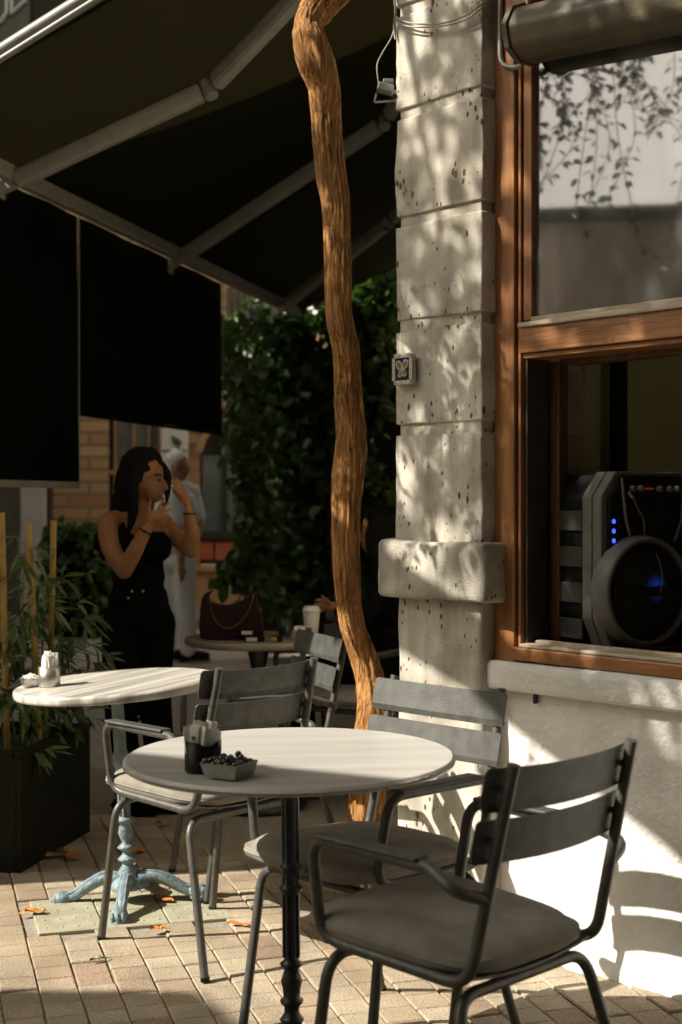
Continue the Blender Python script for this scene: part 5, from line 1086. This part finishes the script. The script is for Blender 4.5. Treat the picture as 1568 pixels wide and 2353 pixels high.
fallen(366,2141,.055,.040,.2,M['orangeleaf'],'small orange leaf in the sun just in front of the front blue paw foot')
fallen(374,2072,.08,.055,-.5,M['orangeleaf'],'crumpled orange leaf in shade under the blue table base')
fallen(370,1896,.075,.055,.9,M['orangeleaf'],'orange leaf on the dark pavement beneath the middle chair seat')
fallen(322,1961,.06,.05,1.2,M['orangeleaf'],'orange leaf in shade beside the blue table column')
fallen(140,1970,.13,.07,.5,M['brownleaf'],'brown dry leaf lying in the planter shadow')
fallen(168,1976,.07,.05,-.3,M['orangeleaf'],'dim orange leaf beside the brown dry leaf near the planter')
fallen(552,2130,.085,.028,-.1,M['orangeleaf'],'thin pale orange leaf beside the front leg of the sunlit-back chair')
fallen(229,2211,.055,.020,.5,M['greenleaf'],'small green leaf on the sunlit pavers')

# ================================================================== UNSEEN HOUSES AND CLOTHS, ADDED TO SHAPE LIGHT AND SHADE
SD=Vector((-1,-.24,.87))                                  # towards the sun
oh=thing('shading_house','unseen stepped house added across the lane to shade the far terrace','house',(-3.5,4.55,0))  # unseen, added; stepped heights set where sun reaches terrace and street
pieces('wall',G().b2((-7.5,4.55,0),(-3.5,6.5,4.3)).b2((-7.5,6.503,0),(-3.504,10.8,7.4)).b2((-7.5,10.803,0),(-3.502,11.52,4.7)).b2((-7.5,11.523,0),(-3.506,12.15,2.2)).b2((-7.5,12.153,0),(-3.508,13.6,4.7)).b2((-9.5,13.603,0),(-5.0,24,7.0)),M['opp'],oh,True)
pieces('roof',G().b2((-7.7,4.50,4.301),(-3.45,6.45,4.38)).b2((-7.7,6.46,7.401),(-3.45,10.85,7.5)).b2((-7.7,10.86,4.701),(-3.45,11.5,4.8)).b2((-7.7,12.16,4.701),(-3.45,13.55,4.8)).b2((-9.7,13.56,7.001),(-4.9,24.2,7.1)),M['darkframe'],oh,True)
hb_=thing('sky_blocking_house','unseen dark house added at the near end of the lane to cut sky light','house',(0,-5,0))  # unseen, added to hold back sky light and coloured dark for deeper shade
build('wall',G().b2((-8,-9,0),(9,-5,9)),M['darkframe'],hb_,True); build('roof',G().b2((-8.2,-9.2,9),(9.2,-4.8,9.15)),M['darkframe'],hb_,True)
lb=thing('added_low_house','unseen low pale house added across the lane for window reflection and fill light','house',(-9,3,0))  # unseen, added; height sets the reflected skyline, pale wall brightens the shade
build('wall',G().b2((-11,-4,0),(-8.6,4.8,4.0)),M['opp'],lb,True); build('roof',G().b2((-11.2,-4.2,4.0),(-8.45,4.85,4.12)),M['darkframe'],lb,True)
def blocker(name,lab,poly,z,lab2='shade sail'):  # unseen cloth added to block sun, outline follows the wanted shadow edge
    poly=[(x+(4-z)*1.149,y+(4-z)*.276) for x,y in poly]
    c=Vector((sum(p[0] for p in poly)/len(poly),sum(p[1] for p in poly)/len(poly),z)); t=thing(name,lab,lab2,tuple(c))
    build('cloth',G().slab([(x-c.x,y-c.y) for x,y in poly],.012),M['blocker'],t)
    g=G(); n=len(poly)
    for i in range(n): a,b_=poly[i],poly[(i+1)%n]; g.tube([(a[0]-c.x,a[1]-c.y,.006),(b_[0]-c.x,b_[1]-c.y,.006)],.014,6)
    build('hem_cord',g,M['wire'],t); return t
blocker('shade_blocker','unseen wide brown cloth, added and cut to shade the near table and pavement',[(-6.6,2.92),(-5.02,2.88),(-4.80,2.52),(-4.5,2.46),(-4.27,2.53),(-3.57,2.16),(-3.0,1.8),(9.0,1.2),(9.0,-6.5),(-6.6,-6.5)],5.4)
blocker('shade_blocker','unseen narrow cloth, added and cut to cast the slanting shadow on the wall',[(-3.62,4.30),(-3.40,3.93),(-3.28,3.53),(-3.205,2.97),(-3.24,2.85),(-3.24,2.4),(-2.87,2.4),(-2.93,2.97),(-3.02,3.57),(-3.12,4.10),(-3.35,4.5)],4.0)

# ================================================================== LIGHT, SKY, CAMERA
sd=SD.normalized()
sl=bpy.data.lights.new('sun','SUN'); sl.energy=5.0; sl.angle=math.radians(.4); sl.color=(1,.93,.80)
so=bpy.data.objects.new('sun',sl); COL.objects.link(so); so.rotation_euler=sd.to_track_quat('Z','Y').to_euler(); so.location=(-8,3,9)
w=bpy.data.worlds.new('World'); S.world=w; w.use_nodes=True; nt=w.node_tree; bg=nt.nodes['Background']
sky=nd(nt,'ShaderNodeTexSky'); sky.sky_type='NISHITA'; sky.sun_disc=False; sky.sun_elevation=math.asin(sd.z); sky.sun_rotation=math.atan2(sd.x,sd.y); sky.air_density=1.3; sky.dust_density=4.0; sky.ozone_density=.6
hs=nd(nt,'ShaderNodeHueSaturation'); hs.inputs['Saturation'].default_value=.35
tn=nd(nt,'ShaderNodeMix',data_type='RGBA',blend_type='MULTIPLY'); tn.inputs[0].default_value=1; tn.inputs[7].default_value=(1,.975,.83,1)
nt.links.new(sky.outputs[0],hs.inputs['Color']); nt.links.new(hs.outputs[0],tn.inputs[6]); nt.links.new(tn.outputs[2],bg.inputs['Color']); bg.inputs['Strength'].default_value=.092
cd=bpy.data.cameras.new('camera'); co=bpy.data.objects.new('camera',cd); COL.objects.link(co); co.location=(0,0,HC); co.rotation_euler=(math.pi/2,0,0)
cd.sensor_width=36; cd.lens=50.0; cd.shift_y=-26.5/2353; cd.clip_end=200; cd.clip_start=.05
cd.dof.use_dof=True; cd.dof.focus_distance=4.1; cd.dof.aperture_fstop=3.2; cd.dof.aperture_blades=7
S.camera=co
S.view_settings.view_transform='Standard'; S.view_settings.look='None'; S.view_settings.exposure=.80; S.view_settings.gamma=1
S.cycles.max_bounces=8; S.cycles.diffuse_bounces=4; S.cycles.transparent_max_bounces=8; S.cycles.sample_clamp_indirect=6
S.cycles.use_denoising=True
